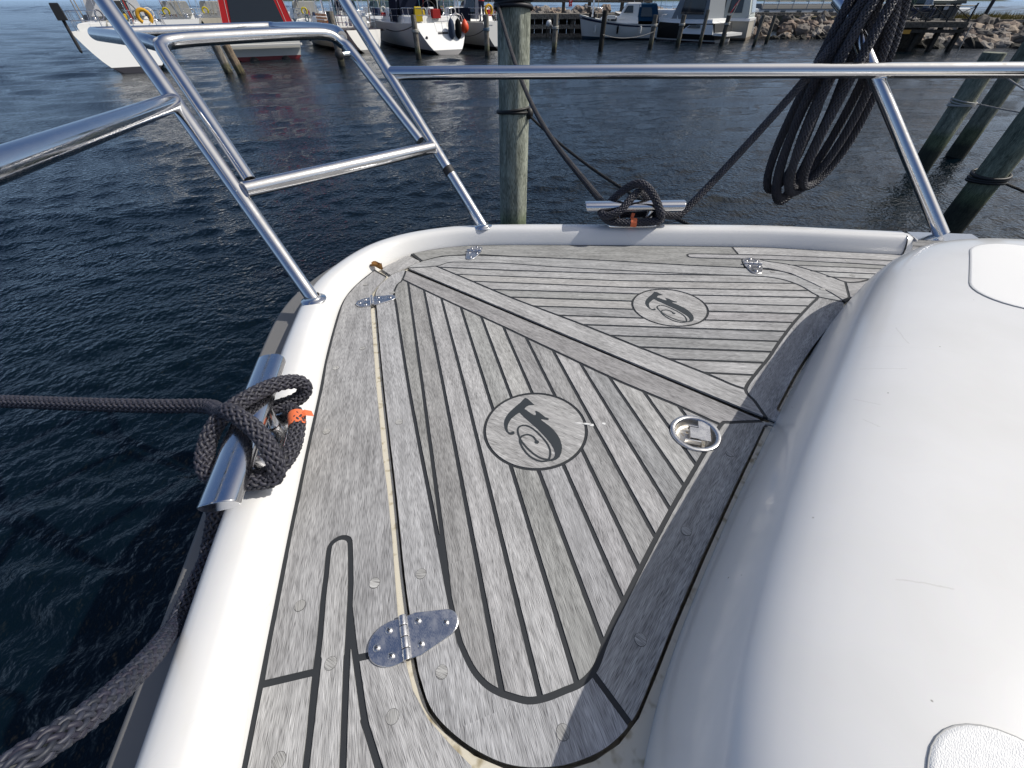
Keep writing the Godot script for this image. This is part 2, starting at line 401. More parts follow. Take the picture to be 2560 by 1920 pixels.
	M.chrome = mat(lin(0.7, 0.7, 0.72), 0.15, 1.0)
	var rk := speckle_texture(lin(0.34, 0.31, 0.28), lin(0.17, 0.15, 0.135), 256, 23, 0.5, 0.04, 0.3)
	m = tinted(mat(Color.WHITE, 0.9)); m.albedo_texture = rk; m.uv1_triplanar = true; m.uv1_scale = Vector3(0.9, 0.9, 0.9)
	M.rock = m

# ------------------------------------------------------------------ planks, boards and the like
func slab(mb: MB, poly: PackedVector2Array, w0: float, w1: float, col := Color.WHITE, along := Vector2.RIGHT, shift := Vector2.ZERO) -> void:
	# a flat piece on the deck, plan in mm; texture laid along its grain
	var idx := Geometry2D.triangulate_polygon(poly)
	if idx.is_empty(): return
	var across := Vector2(-along.y, along.x)
	var s := mb.v.size()
	for p in poly:
		mb.vert(deck3(p, w1), Vector3.UP, Vector2(p.dot(along) / 1300.0, p.dot(across) / 400.0) + shift, col)
	for k in range(0, idx.size(), 3): mb.tri(s + idx[k], s + idx[k + 1], s + idx[k + 2])
	var cen := Vector2.ZERO
	var ccw := 0.0
	for k in poly.size(): ccw += poly[k].cross(poly[(k + 1) % poly.size()])
	for k in poly.size():
		var a := poly[k]
		var b := poly[(k + 1) % poly.size()]
		var d := (b - a).normalized()
		var nn := Vector2(d.y, -d.x) if ccw > 0 else Vector2(-d.y, d.x)
		var n3 := Vector3(nn.x, 0, -nn.y)
		var q := mb.v.size()
		for e in [[a, w0], [b, w0], [b, w1], [a, w1]]:
			var uv := Vector2((e[0] as Vector2).dot(along) / 1300.0, (e[0] as Vector2).dot(across) / 400.0) + shift
			mb.vert(deck3(e[0], e[1]), n3, uv + Vector2(0, (w1 - e[1]) * 3.0), col)
		mb.tri(q, q + 1, q + 2); mb.tri(q, q + 2, q + 3)

func cut(polys: Array, knife: PackedVector2Array) -> Array:
	var out := []
	for p in polys:
		for r in Geometry2D.clip_polygons(p, knife):
			if not Geometry2D.is_polygon_clockwise(r): out.append(r)
	return out

func area(p: PackedVector2Array) -> float:
	var a := 0.0
	for k in p.size(): a += p[k].cross(p[(k + 1) % p.size()])
	return absf(a) * 0.5

func main_axis(p: PackedVector2Array) -> Vector2:
	var d := Vector2.ZERO     # doubled-angle sum of the edges, weighted by length: the way the long edges run
	for k in p.size():
		var e := p[(k + 1) % p.size()] - p[k]
		var l := e.length()
		if l > 1e-6:
			var a := e.angle() * 2.0
			d += Vector2(cos(a), sin(a)) * l
	return Vector2.from_angle(d.angle() * 0.5)

func lay_planks(parent: Node, outline: PackedVector2Array, lines: Array, width: float, disc := Vector2.INF, disc_r := 0.0, hole := Vector2.INF, hole_r := 0.0) -> void:
	if Geometry2D.is_polygon_clockwise(outline): outline.reverse()
	var polys := [outline]
	for l0 in lines:
		var l: PackedVector2Array = l0.duplicate()
		var m := l.size()
		l[0] += (l0[0] - l0[1]).normalized() * 12.0
		l[m - 1] += (l0[m - 1] - l0[m - 2]).normalized() * 12.0
		var probe := []
		for k in m - 1:
			for q in 12: probe.append(l0[k].lerp(l0[k + 1], (q + 0.5) / 12.0))
		probe = probe.slice(int(probe.size() * 0.12), int(probe.size() * 0.88))
		var keep := []
		for p in polys:
			var hit := false
			for q in probe:
				if Geometry2D.is_point_in_polygon(q, p):
					hit = true
					break
			if not hit:
				keep.append(p)
				continue
			var rest := [p]
			for k in Geometry2D.offset_polyline(l, width * 0.5, Geometry2D.JOIN_ROUND, Geometry2D.END_BUTT):
				if not Geometry2D.is_polygon_clockwise(k): rest = cut(rest, k)
			keep.append_array(rest)
		polys = keep
	if disc != Vector2.INF:
		var ring := PackedVector2Array()
		for k in 72: ring.append(disc + Vector2.from_angle(TAU * k / 72) * disc_r)
		polys = cut(polys, ring)
	if hole != Vector2.INF: polys = cut(polys, disc_poly(hole, hole_r, 48))
	for p in polys:
		if area(p) < 60.0: continue
		var mb := MB.new()
		var g := rng.randf_range(0.74, 1.12)
		var col := Color(g * rng.randf_range(0.985, 1.02), g, g * rng.randf_range(0.97, 1.02))
		slab(mb, p, -0.005, rng.randf_range(-0.0003, 0.0003), col, main_axis(p), Vector2(rng.randf(), rng.randf()))
		put("plank", mb, M.teak, parent)

func disc_poly(at: Vector2, r: float, cnt := 20) -> PackedVector2Array:
	var o := PackedVector2Array()
	for k in cnt: o.append(at + Vector2.from_angle(TAU * k / cnt) * r)
	return o

# ------------------------------------------------------------------ the yacht
func hinge(yacht: Node3D, at: Vector2, barrel_dir: Vector2, lid_side: Vector2) -> void:
	var h := node("hinge", yacht)
	var x := Vector3(barrel_dir.x, 0, -barrel_dir.y).normalized()
	var z := Vector3(lid_side.x, 0, -lid_side.y).normalized()
	h.transform = Transform3D(Basis(x, Vector3.UP, z), Vector3(at.x, 0, -at.y))
	var flip := 1.0 if x.cross(Vector3.UP).dot(z) > 0 else -1.0
	if flip < 0: h.transform = Transform3D(Basis(-x, Vector3.UP, z), Vector3(at.x, 0, -at.y))
	for leaf in 2:
		var pts := PackedVector2Array()
		var sg := -1.0 if leaf == 0 else 1.0
		pts.append(Vector2(-0.027, 0.004 * sg))
		if leaf == 0:
			for k in 19:
				var a := PI * k / 18.0
				pts.append(Vector2(-0.028 * cos(a), -(0.016 + 0.034 * sin(a))))
		else:
			pts.append(Vector2(-0.0275, 0.018))
			for k in 15:
				var a := PI * (0.06 + 0.88 * k / 14.0)
				pts.append(Vector2(-0.018 * cos(a), 0.055 + 0.020 * sin(a)))
			pts.append(Vector2(0.0275, 0.018))
		pts.append(Vector2(0.027, 0.004 * sg))
		var mb := MB.new()
		var idx := Geometry2D.triangulate_polygon(pts)
		var inner := PackedVector2Array()
		var cen := Vector2(0, 0.03 * sg)
		for p in pts: inner.append(cen + (p - cen) * 0.97)
		for k in range(0, idx.size(), 3):
			mb.flat([v_of(inner[idx[k]], 0.0036), v_of(inner[idx[k + 1]], 0.0036), v_of(inner[idx[k + 2]], 0.0036)])
		for k in pts.size():
			var b := (k + 1) % pts.size()
			mb.flat([v_of(pts[k], 0.0004), v_of(pts[b], 0.0004), v_of(pts[b], 0.0028), v_of(pts[k], 0.0028)])
			mb.flat([v_of(pts[k], 0.0028), v_of(pts[b], 0.0028), v_of(inner[b], 0.0036), v_of(inner[k], 0.0036)])
		fix_up(mb)
		put("leaf", mb, M.hinge, h)
	for k in 4:
		var mb := MB.new()
		var x0 := -0.029 + 0.0145 * k + 0.0005
		var row := []
		for q in [[0.0, 0.0], [0.0, 0.0052], [0.0006, 0.0060], [0.0129, 0.0060], [0.0135, 0.0052], [0.0135, 0.0]]:
			var ring := PackedVector3Array()
			for a in 18: ring.append(Vector3(x0 + q[0], 0.0042 + cos(TAU * a / 18) * q[1], sin(TAU * a / 18) * q[1]))
			row.append(ring)
		mb.grid(row, Color.WHITE, true)
		put("knuckle", mb, M.hinge, h)
	for p in [Vector2(-0.016, -0.020), Vector2(0.0, -0.038), Vector2(0.016, -0.020), Vector2(-0.015, 0.020), Vector2(0.015, 0.020), Vector2(0.0, 0.057)]:
		var mb := MB.new()
		mb.lathe([Vector2(0.0050, 0.0036), Vector2(0.0048, 0.0046), Vector2(0.0040, 0.0056), Vector2(0.0024, 0.0063), Vector2(0.0001, 0.0066)], Transform3D(Basis.IDENTITY, Vector3(p.x, 0, p.y)), 16)
		var sc := put("screw", mb, M.hinge, h)
		var cr := MB.new()
		var tw := Basis(Vector3.UP, rng.randf() * PI)
		cr.box(Vector3(p.x, 0.0064, p.y), Vector3(0.0052, 0.0008, 0.0011), tw)
		cr.box(Vector3(p.x, 0.00642, p.y), Vector3(0.0011, 0.0008, 0.0052), tw)
		var slot := put("cross_slot", cr, M.rubber, h)

func v_of(p: Vector2, y: float) -> Vector3:
	return Vector3(p.x, y, p.y)

func fix_up(mb: MB) -> void:      # turn the flat top faces' normals up and the rim's outward
	var mid := Vector3.ZERO
	for p in mb.v: mid += p
	mid /= mb.v.size()
	for k in mb.v.size():
		var out := mb.v[k] - mid
		out.y = 0
		var d := mb.n[k].y if absf(mb.n[k].y) > 0.2 else mb.n[k].dot(out)
		if d < 0: mb.n[k] = -mb.n[k]

func cleat(yacht: Node3D, side: float) -> Node3D:
	var c := node("cleat", yacht)
	var x := Vector3(0.812, 0, 0.583 * side)
	c.transform = Transform3D(Basis(x, Vector3.UP, x.cross(Vector3.UP)), Vector3(0.505, 0, 0.71 * side))
	var mb := MB.new()
	var rows := []
	for st in [[-0.1835, 0.93], [-0.1830, 0.975], [-0.1810, 1.0], [-0.10, 1.0], [0.0, 1.03], [0.10, 1.0], [0.1810, 1.0], [0.1830, 0.975], [0.1835, 0.93]]:
		var ring := PackedVector3Array()
		for a in 32:
			var ca := cos(TAU * a / 32)
			var sa := sin(TAU * a / 32)
			var yy: float = signf(sa) * pow(absf(sa), 0.8) * 0.0165 * st[1]
			var zz: float = signf(ca) * pow(absf(ca), 0.8) * 0.028 * st[1]
			# the ends are cut back underneath
			var cutb := (0.010 * (0.5 - yy / 0.033)) * signf(st[0]) if absf(st[0]) > 0.15 else 0.0
			ring.append(Vector3(st[0] - cutb, 0.122 + yy, zz))
		rows.append(ring)
	mb.grid(rows, Color.WHITE, true)
	for k in [0, rows.size() - 1]:
		var nn := Vector3(-1.0 if k == 0 else 1.0, -0.3, 0).normalized()
		var s0 := mb.v.size()
		for pt in rows[k]: mb.vert(pt, nn)
		for a in range(1, 31): mb.tri(s0, s0 + a, s0 + a + 1)
	put("bar", mb, M.steel, c)
	for s in [-1.0, 1.0]:
		mb = MB.new()
		mb.tube(PackedVector3Array([Vector3(0.050 * s, 0.058, 0), Vector3(0.056 * s, 0.075, 0), Vector3(0.066 * s, 0.098, 0), Vector3(0.070 * s, 0.112, 0)]), [0.019, 0.0135, 0.0135, 0.018], 20)
		put("post", mb, M.steel, c)
	mb = MB.new()
	var pl := PackedVector3Array()
	var rows2 := []
	for q in [[0.0, 0.001], [0.0, 0.006], [-0.0015, 0.0075], [-0.02, 0.0078], [-0.034, 0.0078]]:
		var ring := PackedVector3Array()
		for a in 40:
			var ca := cos(TAU * a / 40)
			var sa := sin(TAU * a / 40)
			ring.append(Vector3(signf(ca) * pow(absf(ca), 0.35) * (0.092 + q[0]), 0.0535 + q[1], signf(sa) * pow(absf(sa), 0.35) * (0.036 + q[0])))
		rows2.append(ring)
	mb.grid(rows2, Color.WHITE, true)
	put("base_plate", mb, M.steel, c)
	return c

func sweep(path: PackedVector2Array, profile: Array, mb: MB, rise := 0.0) -> void:
	# path in metres (aft, starboard); profile: (outward, height)
	var rows := []
	var m := path.size()
	for q in profile:
		var row := PackedVector3Array()
		for k in m:
			var d := (path[mini(k + 1, m - 1)] - path[maxi(k - 1, 0)]).normalized()
			var o := Vector2(-d.y, d.x)      # path runs from port aft round the bow to starboard aft: outward is to its left
			var p: Vector2 = path[k] + o * (q[0] + 0.007)
			row.append(Vector3(p.x, q[1] + rise * (1.0 - smoothstep(0.0, 0.75, path[k].x)), -p.y))
		rows.append(row)
	mb.grid(rows)

func build_yacht() -> Node3D:
	var y := thing("motor_yacht", "white motor yacht whose teak foredeck fills the foreground", "yacht", deck_frame)
	# outline of the teak against the bulwark, smoothed
	var edge := smooth2(v2mm(TEAK_EDGE), 12.0)
	for k in edge.size(): edge[k] *= 0.001
	for pass_ in 40:
		var e2 := edge.duplicate()
		for k in range(1, edge.size() - 1): e2[k] = (edge[k - 1] + edge[k] * 2.0 + edge[k + 1]) * 0.25
		edge = e2
	var full := edge
	var rail_edge := PackedVector2Array()
	for p in edge:
		if p.y < 0 or p.x < 1.335: rail_edge.append(p)
	var mb := MB.new()
	sweep(rail_edge, [[-0.004, -0.03], [0.0, -0.004], [0.004, 0.010], [0.011, 0.026], [0.017, 0.038], [0.023, 0.0465], [0.031, 0.0522], [0.041, 0.0548], [0.055, 0.0553], [0.070, 0.0535], [0.082, 0.0495], [0.092, 0.0430], [0.099, 0.034], [0.103, 0.022], [0.105, 0.0], [0.106, -0.06]], mb)
	# rounded end to starboard, where the steel bracket starts
	var last := rail_edge[rail_edge.size() - 1]
	var dl := (last - rail_edge[rail_edge.size() - 4]).normalized()
	var ol := Vector2(-dl.y, dl.x)
	var endrows := []
	for st in [[0.0, 1.0], [0.010, 0.98], [0.020, 0.90], [0.026, 0.76], [0.028, 0.0]]:
		var row := PackedVector3Array()
		for q in [[0.0, -0.01], [0.006, 0.02], [0.017, 0.038], [0.031, 0.0522], [0.055, 0.0553], [0.082, 0.0495], [0.099, 0.034], [0.105, -0.01]]:
			var pc := Vector2(0.058 + (q[0] - 0.058) * st[1], 0.0 + q[1] * st[1])
			var p: Vector2 = last + ol * pc.x + dl * st[0]
			row.append(Vector3(p.x, pc.y, -p.y))
		endrows.append(row)
	mb.grid(endrows)
	put("bulwark", mb, M.gelcoat, y)
	mb = MB.new()
	sweep(full, [[0.09, -0.044], [0.188, -0.050], [0.197, -0.054], [0.202, -0.063], [0.202, -0.089], [0.196, -0.100], [0.182, -0.104], [0.08, -0.104]], mb, 0.040)
	put("rubbing_strake", mb, M.strake, y)
	mb = MB.new()
	sweep(full, [[0.119, -0.03], [0.13, -0.12], [0.09, -0.4], [0.02, -0.8], [-0.06, -1.2], [-0.12, -1.75]], mb)
	put("hull", mb, M.gelcoat, y)
	# low gunwale aft of the bracket
	var aft := PackedVector2Array()
	for p in full:
		if p.y > 0 and p.x > 1.36: aft.append(p)
	mb = MB.new()
	sweep(aft, [[-0.004, -0.02], [0.004, -0.002], [0.02, 0.012], [0.06, 0.018], [0.10, 0.010], [0.118, -0.03]], mb)
	put("gunwale", mb, M.gelcoat, y)
	# moulded deck under the teak
	mb = MB.new()
	var under := PackedVector2Array()
	for p in full: under.append((p + Vector2(0, 0)) * 1000.0)
	# the locker opening, a little wider than the two lids, with a dark well below
	var well := Geometry2D.offset_polygon(Geometry2D.merge_polygons(Geometry2D.offset_polygon(v2mm(PORT_LID), 9.0)[0], Geometry2D.offset_polygon(v2mm(STBD_LID), 9.0)[0])[0], -4.0)[0]
	for half in [PackedVector2Array([Vector2(-900, 0), Vector2(4000, 0), Vector2(4000, 4000), Vector2(-900, 4000)]), PackedVector2Array([Vector2(-900, -4000), Vector2(4000, -4000), Vector2(4000, 0), Vector2(-900, 0)])]:
		for side_part in Geometry2D.intersect_polygons(under, half):
			for piece in Geometry2D.clip_polygons(side_part, well):
				if not Geometry2D.is_polygon_clockwise(piece): slab(mb, piece, -0.06, -0.0085)
	slab(mb, Geometry2D.offset_polygon(well, 3.0)[0], -0.07, -0.055)
	put("deck_moulding", mb, M.gutter, y)
	# fixed teak
	for side in 2:
		var outl := v2mm(PORT_DECK if side == 0 else STBD_DECK)
		var d := MB.new()
		var grown := Geometry2D.offset_polygon(outl, 1.5)[0]
		var g2 := Geometry2D.offset_polygon(outl, 9.0)[0]
		# rubber seam against the bulwark
		var lid_hole := Geometry2D.offset_polygon(v2mm(PORT_LID if side == 0 else STBD_LID), 20.0 if side == 0 else 9.0)[0]
		var seam := Geometry2D.clip_polygons(g2, lid_hole)
		slab(d, seam[0] if not seam.is_empty() else grown, -0.0083, -0.0016)
		var fixed := put("side_deck", d, M.caulk, y)
		var ls := []
		for l in (PORT_DECK_CAULK if side == 0 else STBD_DECK_CAULK): ls.append(smooth2(v2mm(l), 6.0))
		lay_planks(fixed, outl, ls, 8.8 if side == 0 else 7.6)
		if side == 0:
			var bp := v2mm(BOW_PIECE)
			lay_planks(fixed, bp, [], 7.0)
	# the two locker lids
	var plug_at := v2mm(PLUGS)
	for side in 2:
		var outl := smooth_outline(v2mm(PORT_LID if side == 0 else STBD_LID))
		var d := MB.new()
		var core: PackedVector2Array = Geometry2D.offset_polygon(outl, -1.0)[0]
		for half in [PackedVector2Array([Vector2(-900, -2000), Vector2(1104.5, -2000), Vector2(1104.5, 2000), Vector2(-900, 2000)]), PackedVector2Array([Vector2(1104.5, -2000), Vector2(3000, -2000), Vector2(3000, 2000), Vector2(1104.5, 2000)])]:
			for piece in Geometry2D.intersect_polygons(core, half):
				for bit in (Geometry2D.clip_polygons(piece, disc_poly(Vector2(1104.5, -127.3), 43.0, 48)) if side == 0 else [piece]):
					if not Geometry2D.is_polygon_clockwise(bit): slab(d, bit, -0.0083, -0.0015)
		var lid := put("locker_lid", d, M.caulk, y)
		lid.set_meta("label", "port teak lid with the large inlaid emblem" if side == 0 else "starboard teak lid with the inlaid emblem beside the tied cleat")
		var ls := []
		for l in (PORT_CAULK if side == 0 else STBD_CAULK): ls.append(smooth2(v2mm(l), 6.0))
		for l in (PORT_LINES if side == 0 else STBD_LINES): ls.append(v2mm(l))
		var em := Vector2(EMBLEM_AT[side * 2], EMBLEM_AT[side * 2 + 1]) * 1000.0
		lay_planks(lid, outl, ls, 7.8, em, EMBLEM_R * 1000.0, Vector2(1104.5, -127.3) if side == 0 else Vector2.INF, 44.0)
		# emblem: a teak disc in a black ring, with a dark inlaid letter
		mb = MB.new()
		slab(mb, disc_poly(em, EMBLEM_R * 1000.0 - 6.5, 72), -0.005, 0.0, Color(0.97, 0.965, 0.96), Vector2(0.985, 0.17), Vector2(0.3 + side * 0.4, 0.6))
		put("emblem_disc", mb, M.teak, lid)
		mb = MB.new()
		var letter := v2mm(LETTER)
		for k in letter.size(): letter[k] += em
		slab(mb, letter, -0.001, 0.0005)
		for sw in [SWIRL_A, SWIRL_B]:
			var l := smooth2(v2mm(sw), 3.0)
			for k in l.size(): l[k] += em
			for p in Geometry2D.offset_polyline(l, 2.0 if sw == SWIRL_A else 2.1, Geometry2D.JOIN_ROUND, Geometry2D.END_ROUND):
				if Geometry2D.is_polygon_clockwise(p): continue
			# a swept ribbon keeps the loops open
			ribbon(mb, l, 2.1, 0.0004 if sw == SWIRL_A else 0.00045)
			if sw == SWIRL_B: slab(mb, disc_poly(l[l.size() - 1], 4.6, 14), -0.001, 0.0005)
		put("emblem_letter", mb, M.inlay, lid)
	for p in plug_at:
		mb = MB.new()
		slab(mb, disc_poly(p, 8.2, 22), -0.002, 0.0003)
		var pl := put("plug_seam", mb, M.caulk, y)
		mb = MB.new()
		var g := rng.randf_range(0.84, 1.0)
		slab(mb, disc_poly(p, 7.8, 22), -0.002, 0.0006, Color(g, g, g * 0.98), Vector2.from_angle(rng.randf_range(-0.6, 0.6)), Vector2(rng.randf(), rng.randf()))
		put("plug", mb, M.teak, y)
	# weathering finds: a dry leaf in the bow drain is built apart; here a white splash across the emblem's ring
	mb = MB.new()
	for sp in [[0.921, -0.2415, 0.012, 0.0022], [0.930, -0.238, 0.006, 0.0035], [0.909, -0.249, 0.010, 0.0018], [0.948, -0.219, 0.0045, 0.0032]]:
		var bl := PackedVector2Array()
		for k in 14:
			var an := TAU * k / 14
			bl.append(Vector2(sp[0], sp[1]) * 1000.0 + Vector2(cos(an) * sp[2], sin(an) * sp[3]).rotated(0.55) * 1000.0 * rng.randf_range(0.75, 1.15))
		slab(mb, bl, -0.001, 0.0007)
	put("white_splash", mb, M.white, y)
	# hinges
	hinge(y, Vector2(0.946, -0.7375), Vector2(0.86, -0.51), Vector2(0.51, 0.86))
	hinge(y, Vector2(0.102, -0.218), Vector2(0.85, -0.525), Vector2(0.525, 0.85))
	hinge(y, Vector2(0.093, 0.2535), Vector2(0.865, 0.50), Vector2(0.50, -0.865))
	hinge(y, Vector2(0.955, 0.7365), Vector2(0.88, 0.47), Vector2(0.47, -0.88))
	# flush latch
	var lat := node("lift_latch", y, Transform3D(Basis(Vector3.UP, 0.0), Vector3(1.1045, 0, 0.1273)))
	mb = MB.new()
	mb.lathe([Vector2(0.0485, -0.002), Vector2(0.0485, 0.0022), Vector2(0.0470, 0.0036), Vector2(0.0430, 0.0040), Vector2(0.0400, 0.0030), Vector2(0.0385, 0.0005), Vector2(0.0375, -0.004)], Transform3D.IDENTITY, 48)
	put("rim", mb, M.hinge, lat)
	mb = MB.new()
	mb.lathe([Vector2(0.0380, -0.001), Vector2(0.0372, -0.009), Vector2(0.034, -0.0135), Vector2(0.028, -0.015), Vector2(0.0001, -0.015)], Transform3D.IDENTITY, 40)
	put("cup", mb, M.cup, lat)
	mb = MB.new()
	var lb := Basis(Vector3.UP, 0.42)
	mb.box(Vector3(0, 0.0005, 0), Vector3(0.019, 0.0024, 0.030), lb)
	mb.box(lb * Vector3(-0.0085, -0.004, 0), Vector3(0.002, 0.0068, 0.030), lb)
	mb.box(lb * Vector3(0.0085, -0.004, 0), Vector3(0.002, 0.0068, 0.030), lb)
	mb.box(lb * Vector3(0.018, 0.0003, -0.010), Vector3(0.022, 0.0022, 0.052), lb)
	put("handle", mb, M.hinge, lat)
	for s in [-1.0, 1.0]:
		mb = MB.new()
		mb.box(lb * Vector3(0.004 * s, -0.005, -0.020 * s), Vector3(0.030, 0.010, 0.003), lb)
		put("catch_plate", mb, M.hinge, lat)
	# cleats and rails
	cleat(y, 1.0)
	cleat(y, -1.0)
	bow_rail(y)
	coachroof(y)
	return y

func smooth_outline(a: PackedVector2Array) -> PackedVector2Array:
	var p := a.duplicate()
	p.append(a[0])
	var o := smooth2(p, 8.0)
	o.remove_at(o.size() - 1)
	return o

func ribbon(mb: MB, l: PackedVector2Array, half: float, w: float) -> void:
	for k in l.size() - 1:
		var d := (l[k + 1] - l[k]).normalized()
		var n0 := Vector2(-d.y, d.x)
		var d1 := (l[mini(k + 2, l.size() - 1)] - l[k]).normalized()
		var d0 := (l[k + 1] - l[maxi(k - 1, 0)]).normalized()
		var a := Vector2(-d0.y, d0.x) * half
		var b := Vector2(-d1.y, d1.x) * half
		var s := mb.v.size()
		for p in [l[k] + a, l[k + 1] + b, l[k + 1] - b, l[k] - a]: mb.vert(deck3(p, w), Vector3.UP)
		mb.tri(s, s + 1, s + 2); mb.tri(s, s + 2, s + 3)

func bow_rail(y: Node3D) -> void:
	var r := node("pulpit_rail", y)
	for s in [1.0, -1.0]:
		var a := Vector3(0.0538, 0.036, 0.3645 * s)
		var j := Vector3(-0.3919, 0.5201, 0.3608) if s > 0 else Vector3(-0.4001, 0.5327, -0.3686)
		var d := (j - a)
		var mb := MB.new()
		mb.tube(PackedVector3Array([a, j, a + d * 1.75]), 0.0200, 32)
		put("leg", mb, M.steel, r)
		mb = MB.new()      # socket
		var up := d.normalized()
		mb.lathe([Vector2(0.036, 0.0), Vector2(0.035, 0.004), Vector2(0.026, 0.006), Vector2(0.0215, 0.010), Vector2(0.0205, 0.016)], Transform3D(Basis.IDENTITY, a + Vector3(-0.014, 0.0155, 0)), 28)
		put("socket", mb, M.steel, r)
		# side rail
		mb = MB.new()
		var pts := PackedVector3Array()
		for u in ([0.0, 0.3, 0.7, 1.1, 1.5, 1.9] if s > 0 else [0.0, 0.4, 0.8, 1.2, 1.6, 2.0, 2.6]):
			var drop: float = (0.025 if s > 0 else 0.033) * u
			pts.append(j + Vector3(u, -drop, 0.7 * u * s - (0.03 * u * u * s if s < 0 else 0.0)))
		mb.tube(catmull(pts, 0.05), 0.0212, 32)
		put("side_rail", mb, M.steel, r)
		mb = MB.new()
		var jr := (j - a).normalized()
		mb.tube(PackedVector3Array([j - jr * 0.02, j - jr * 0.012, j + jr * 0.012, j + jr * 0.02]), [0.0201, 0.0217, 0.0217, 0.0201], 28, Color.WHITE, false)
		put("weld_collar", mb, M.steel, r)
	# lower cross bar between the legs
	var mb := MB.new()
	mb.tube(PackedVector3Array([Vector3(-0.1875, 0.3208, 0.348), Vector3(-0.1813, 0.3123, -0.345)]), 0.0208, 32)
	put("cross_bar", mb, M.steel, r)
	for s in [1.0, -1.0]:
		mb = MB.new()
		mb.lathe([Vector2(0.0001, 0.012), Vector2(0.004, 0.0115), Vector2(0.006, 0.009), Vector2(0.006, 0.0)], Transform3D(Basis(Vector3.RIGHT, PI / 2 * s), Vector3(-0.19, 0.32, 0.362 * s)), 12)
		put("bolt", mb, M.steel, r)
	# the hinged frame: legs up to a bar, and a loop held forward of it
	var fp := Vector3(-0.2050, 0.3361, 0.3188)
	var ft := Vector3(-0.500, 0.6175, 0.3000)
	var sp := Vector3(-0.2098, 0.3372, -0.3160)
	var st := Vector3(-0.492, 0.6045, -0.2850)
	mb = MB.new()
	mb.tube(catmull(PackedVector3Array([fp, fp.lerp(ft, 0.5), ft, ft + Vector3(-0.028, 0.022, -0.012), ft + Vector3(-0.043, 0.030, -0.045), Vector3(-0.545, 0.652, 0.15), Vector3(-0.540, 0.655, -0.12), st + Vector3(-0.043, 0.046, 0.05), st + Vector3(-0.028, 0.022, 0.013), st, st.lerp(sp, 0.5), sp]), 0.012), 0.0178, 28)
	put("folding_frame", mb, M.steel, r)
	mb = MB.new()
	mb.tube(catmull(PackedVector3Array([Vector3(-0.528, 0.640, 0.296), Vector3(-0.60, 0.652, 0.310), Vector3(-0.85, 0.668, 0.318), Vector3(-1.07, 0.681, 0.320), Vector3(-1.108, 0.684, 0.312), Vector3(-1.122, 0.685, 0.285), Vector3(-1.122, 0.688, 0.0), Vector3(-1.122, 0.692, -0.285), Vector3(-1.108, 0.691, -0.312), Vector3(-1.07, 0.688, -0.320), Vector3(-0.85, 0.680, -0.316), Vector3(-0.60, 0.662, -0.300), Vector3(-0.524, 0.642, -0.284)]), 0.012), 0.0178, 28)
	put("forward_loop", mb, M.steel, r)
	# rubber stop on a short stub, and tape on the starboard leg
	var sb := st.lerp(sp, 0.03)
	mb = MB.new()
	mb.tube(PackedVector3Array([sb, sb + Vector3(0, -0.002, 0.045)]), 0.0085, 16)
	put("stub", mb, M.steel, r)
	mb = MB.new()
	mb.lathe([Vector2(0.0001, 0.0), Vector2(0.009, 0.001), Vector2(0.0145, 0.006), Vector2(0.0155, 0.014), Vector2(0.013, 0.022), Vector2(0.007, 0.027), Vector2(0.0001, 0.028)], Transform3D(Basis(Vector3.RIGHT, PI / 2), sb + Vector3(0, -0.002, 0.042)), 20)
	put("rubber_stop", mb, M.rubber, r)
	mb = MB.new()
	var la := Vector3(0.0538, 0.036, -0.3645)
	var lj := Vector3(-0.4001, 0.5327, -0.3686)
	mb.tube(PackedVector3Array([la.lerp(lj, 0.375), la.lerp(lj, 0.418)]), 0.0206, 28)
	put("black_tape", mb, M.rubber, r)
	# starboard stanchion on its bracket
	var b0 := Vector3(1.404, 0.052, -1.205)
	var b1 := Vector3(0.985, 0.498, -1.330)
	mb = MB.new()
	mb.tube(catmull(PackedVector3Array([b0, b0.lerp(b1, 0.5), b1, Vector3(0.868, 0.617, -1.404), Vector3(0.795, 0.672, -1.452)]), 0.02), 0.0200, 32)
	put("stanchion", mb, M.steel, r)
	mb = MB.new()
	var bx := Basis(Vector3.UP, 0.49)
	mb.box(b0 + Vector3(0.01, -0.008, 0.002), Vector3(0.19, 0.010, 0.075), bx)
	mb.box(b0 + bx * Vector3(0.0, -0.036, 0.036), Vector3(0.19, 0.048, 0.006), bx)
	put("bracket", mb, M.steel, r)
	mb = MB.new()
	mb.lathe([Vector2(0.009, 0.0), Vector2(0.008, 0.003), Vector2(0.004, 0.005), Vector2(0.0001, 0.0055)], Transform3D(bx * Basis(Vector3.RIGHT, PI / 2), b0 + bx * Vector3(-0.06, -0.042, 0.039)), 16)
	put("bracket_bolt", mb, M.steel, r)

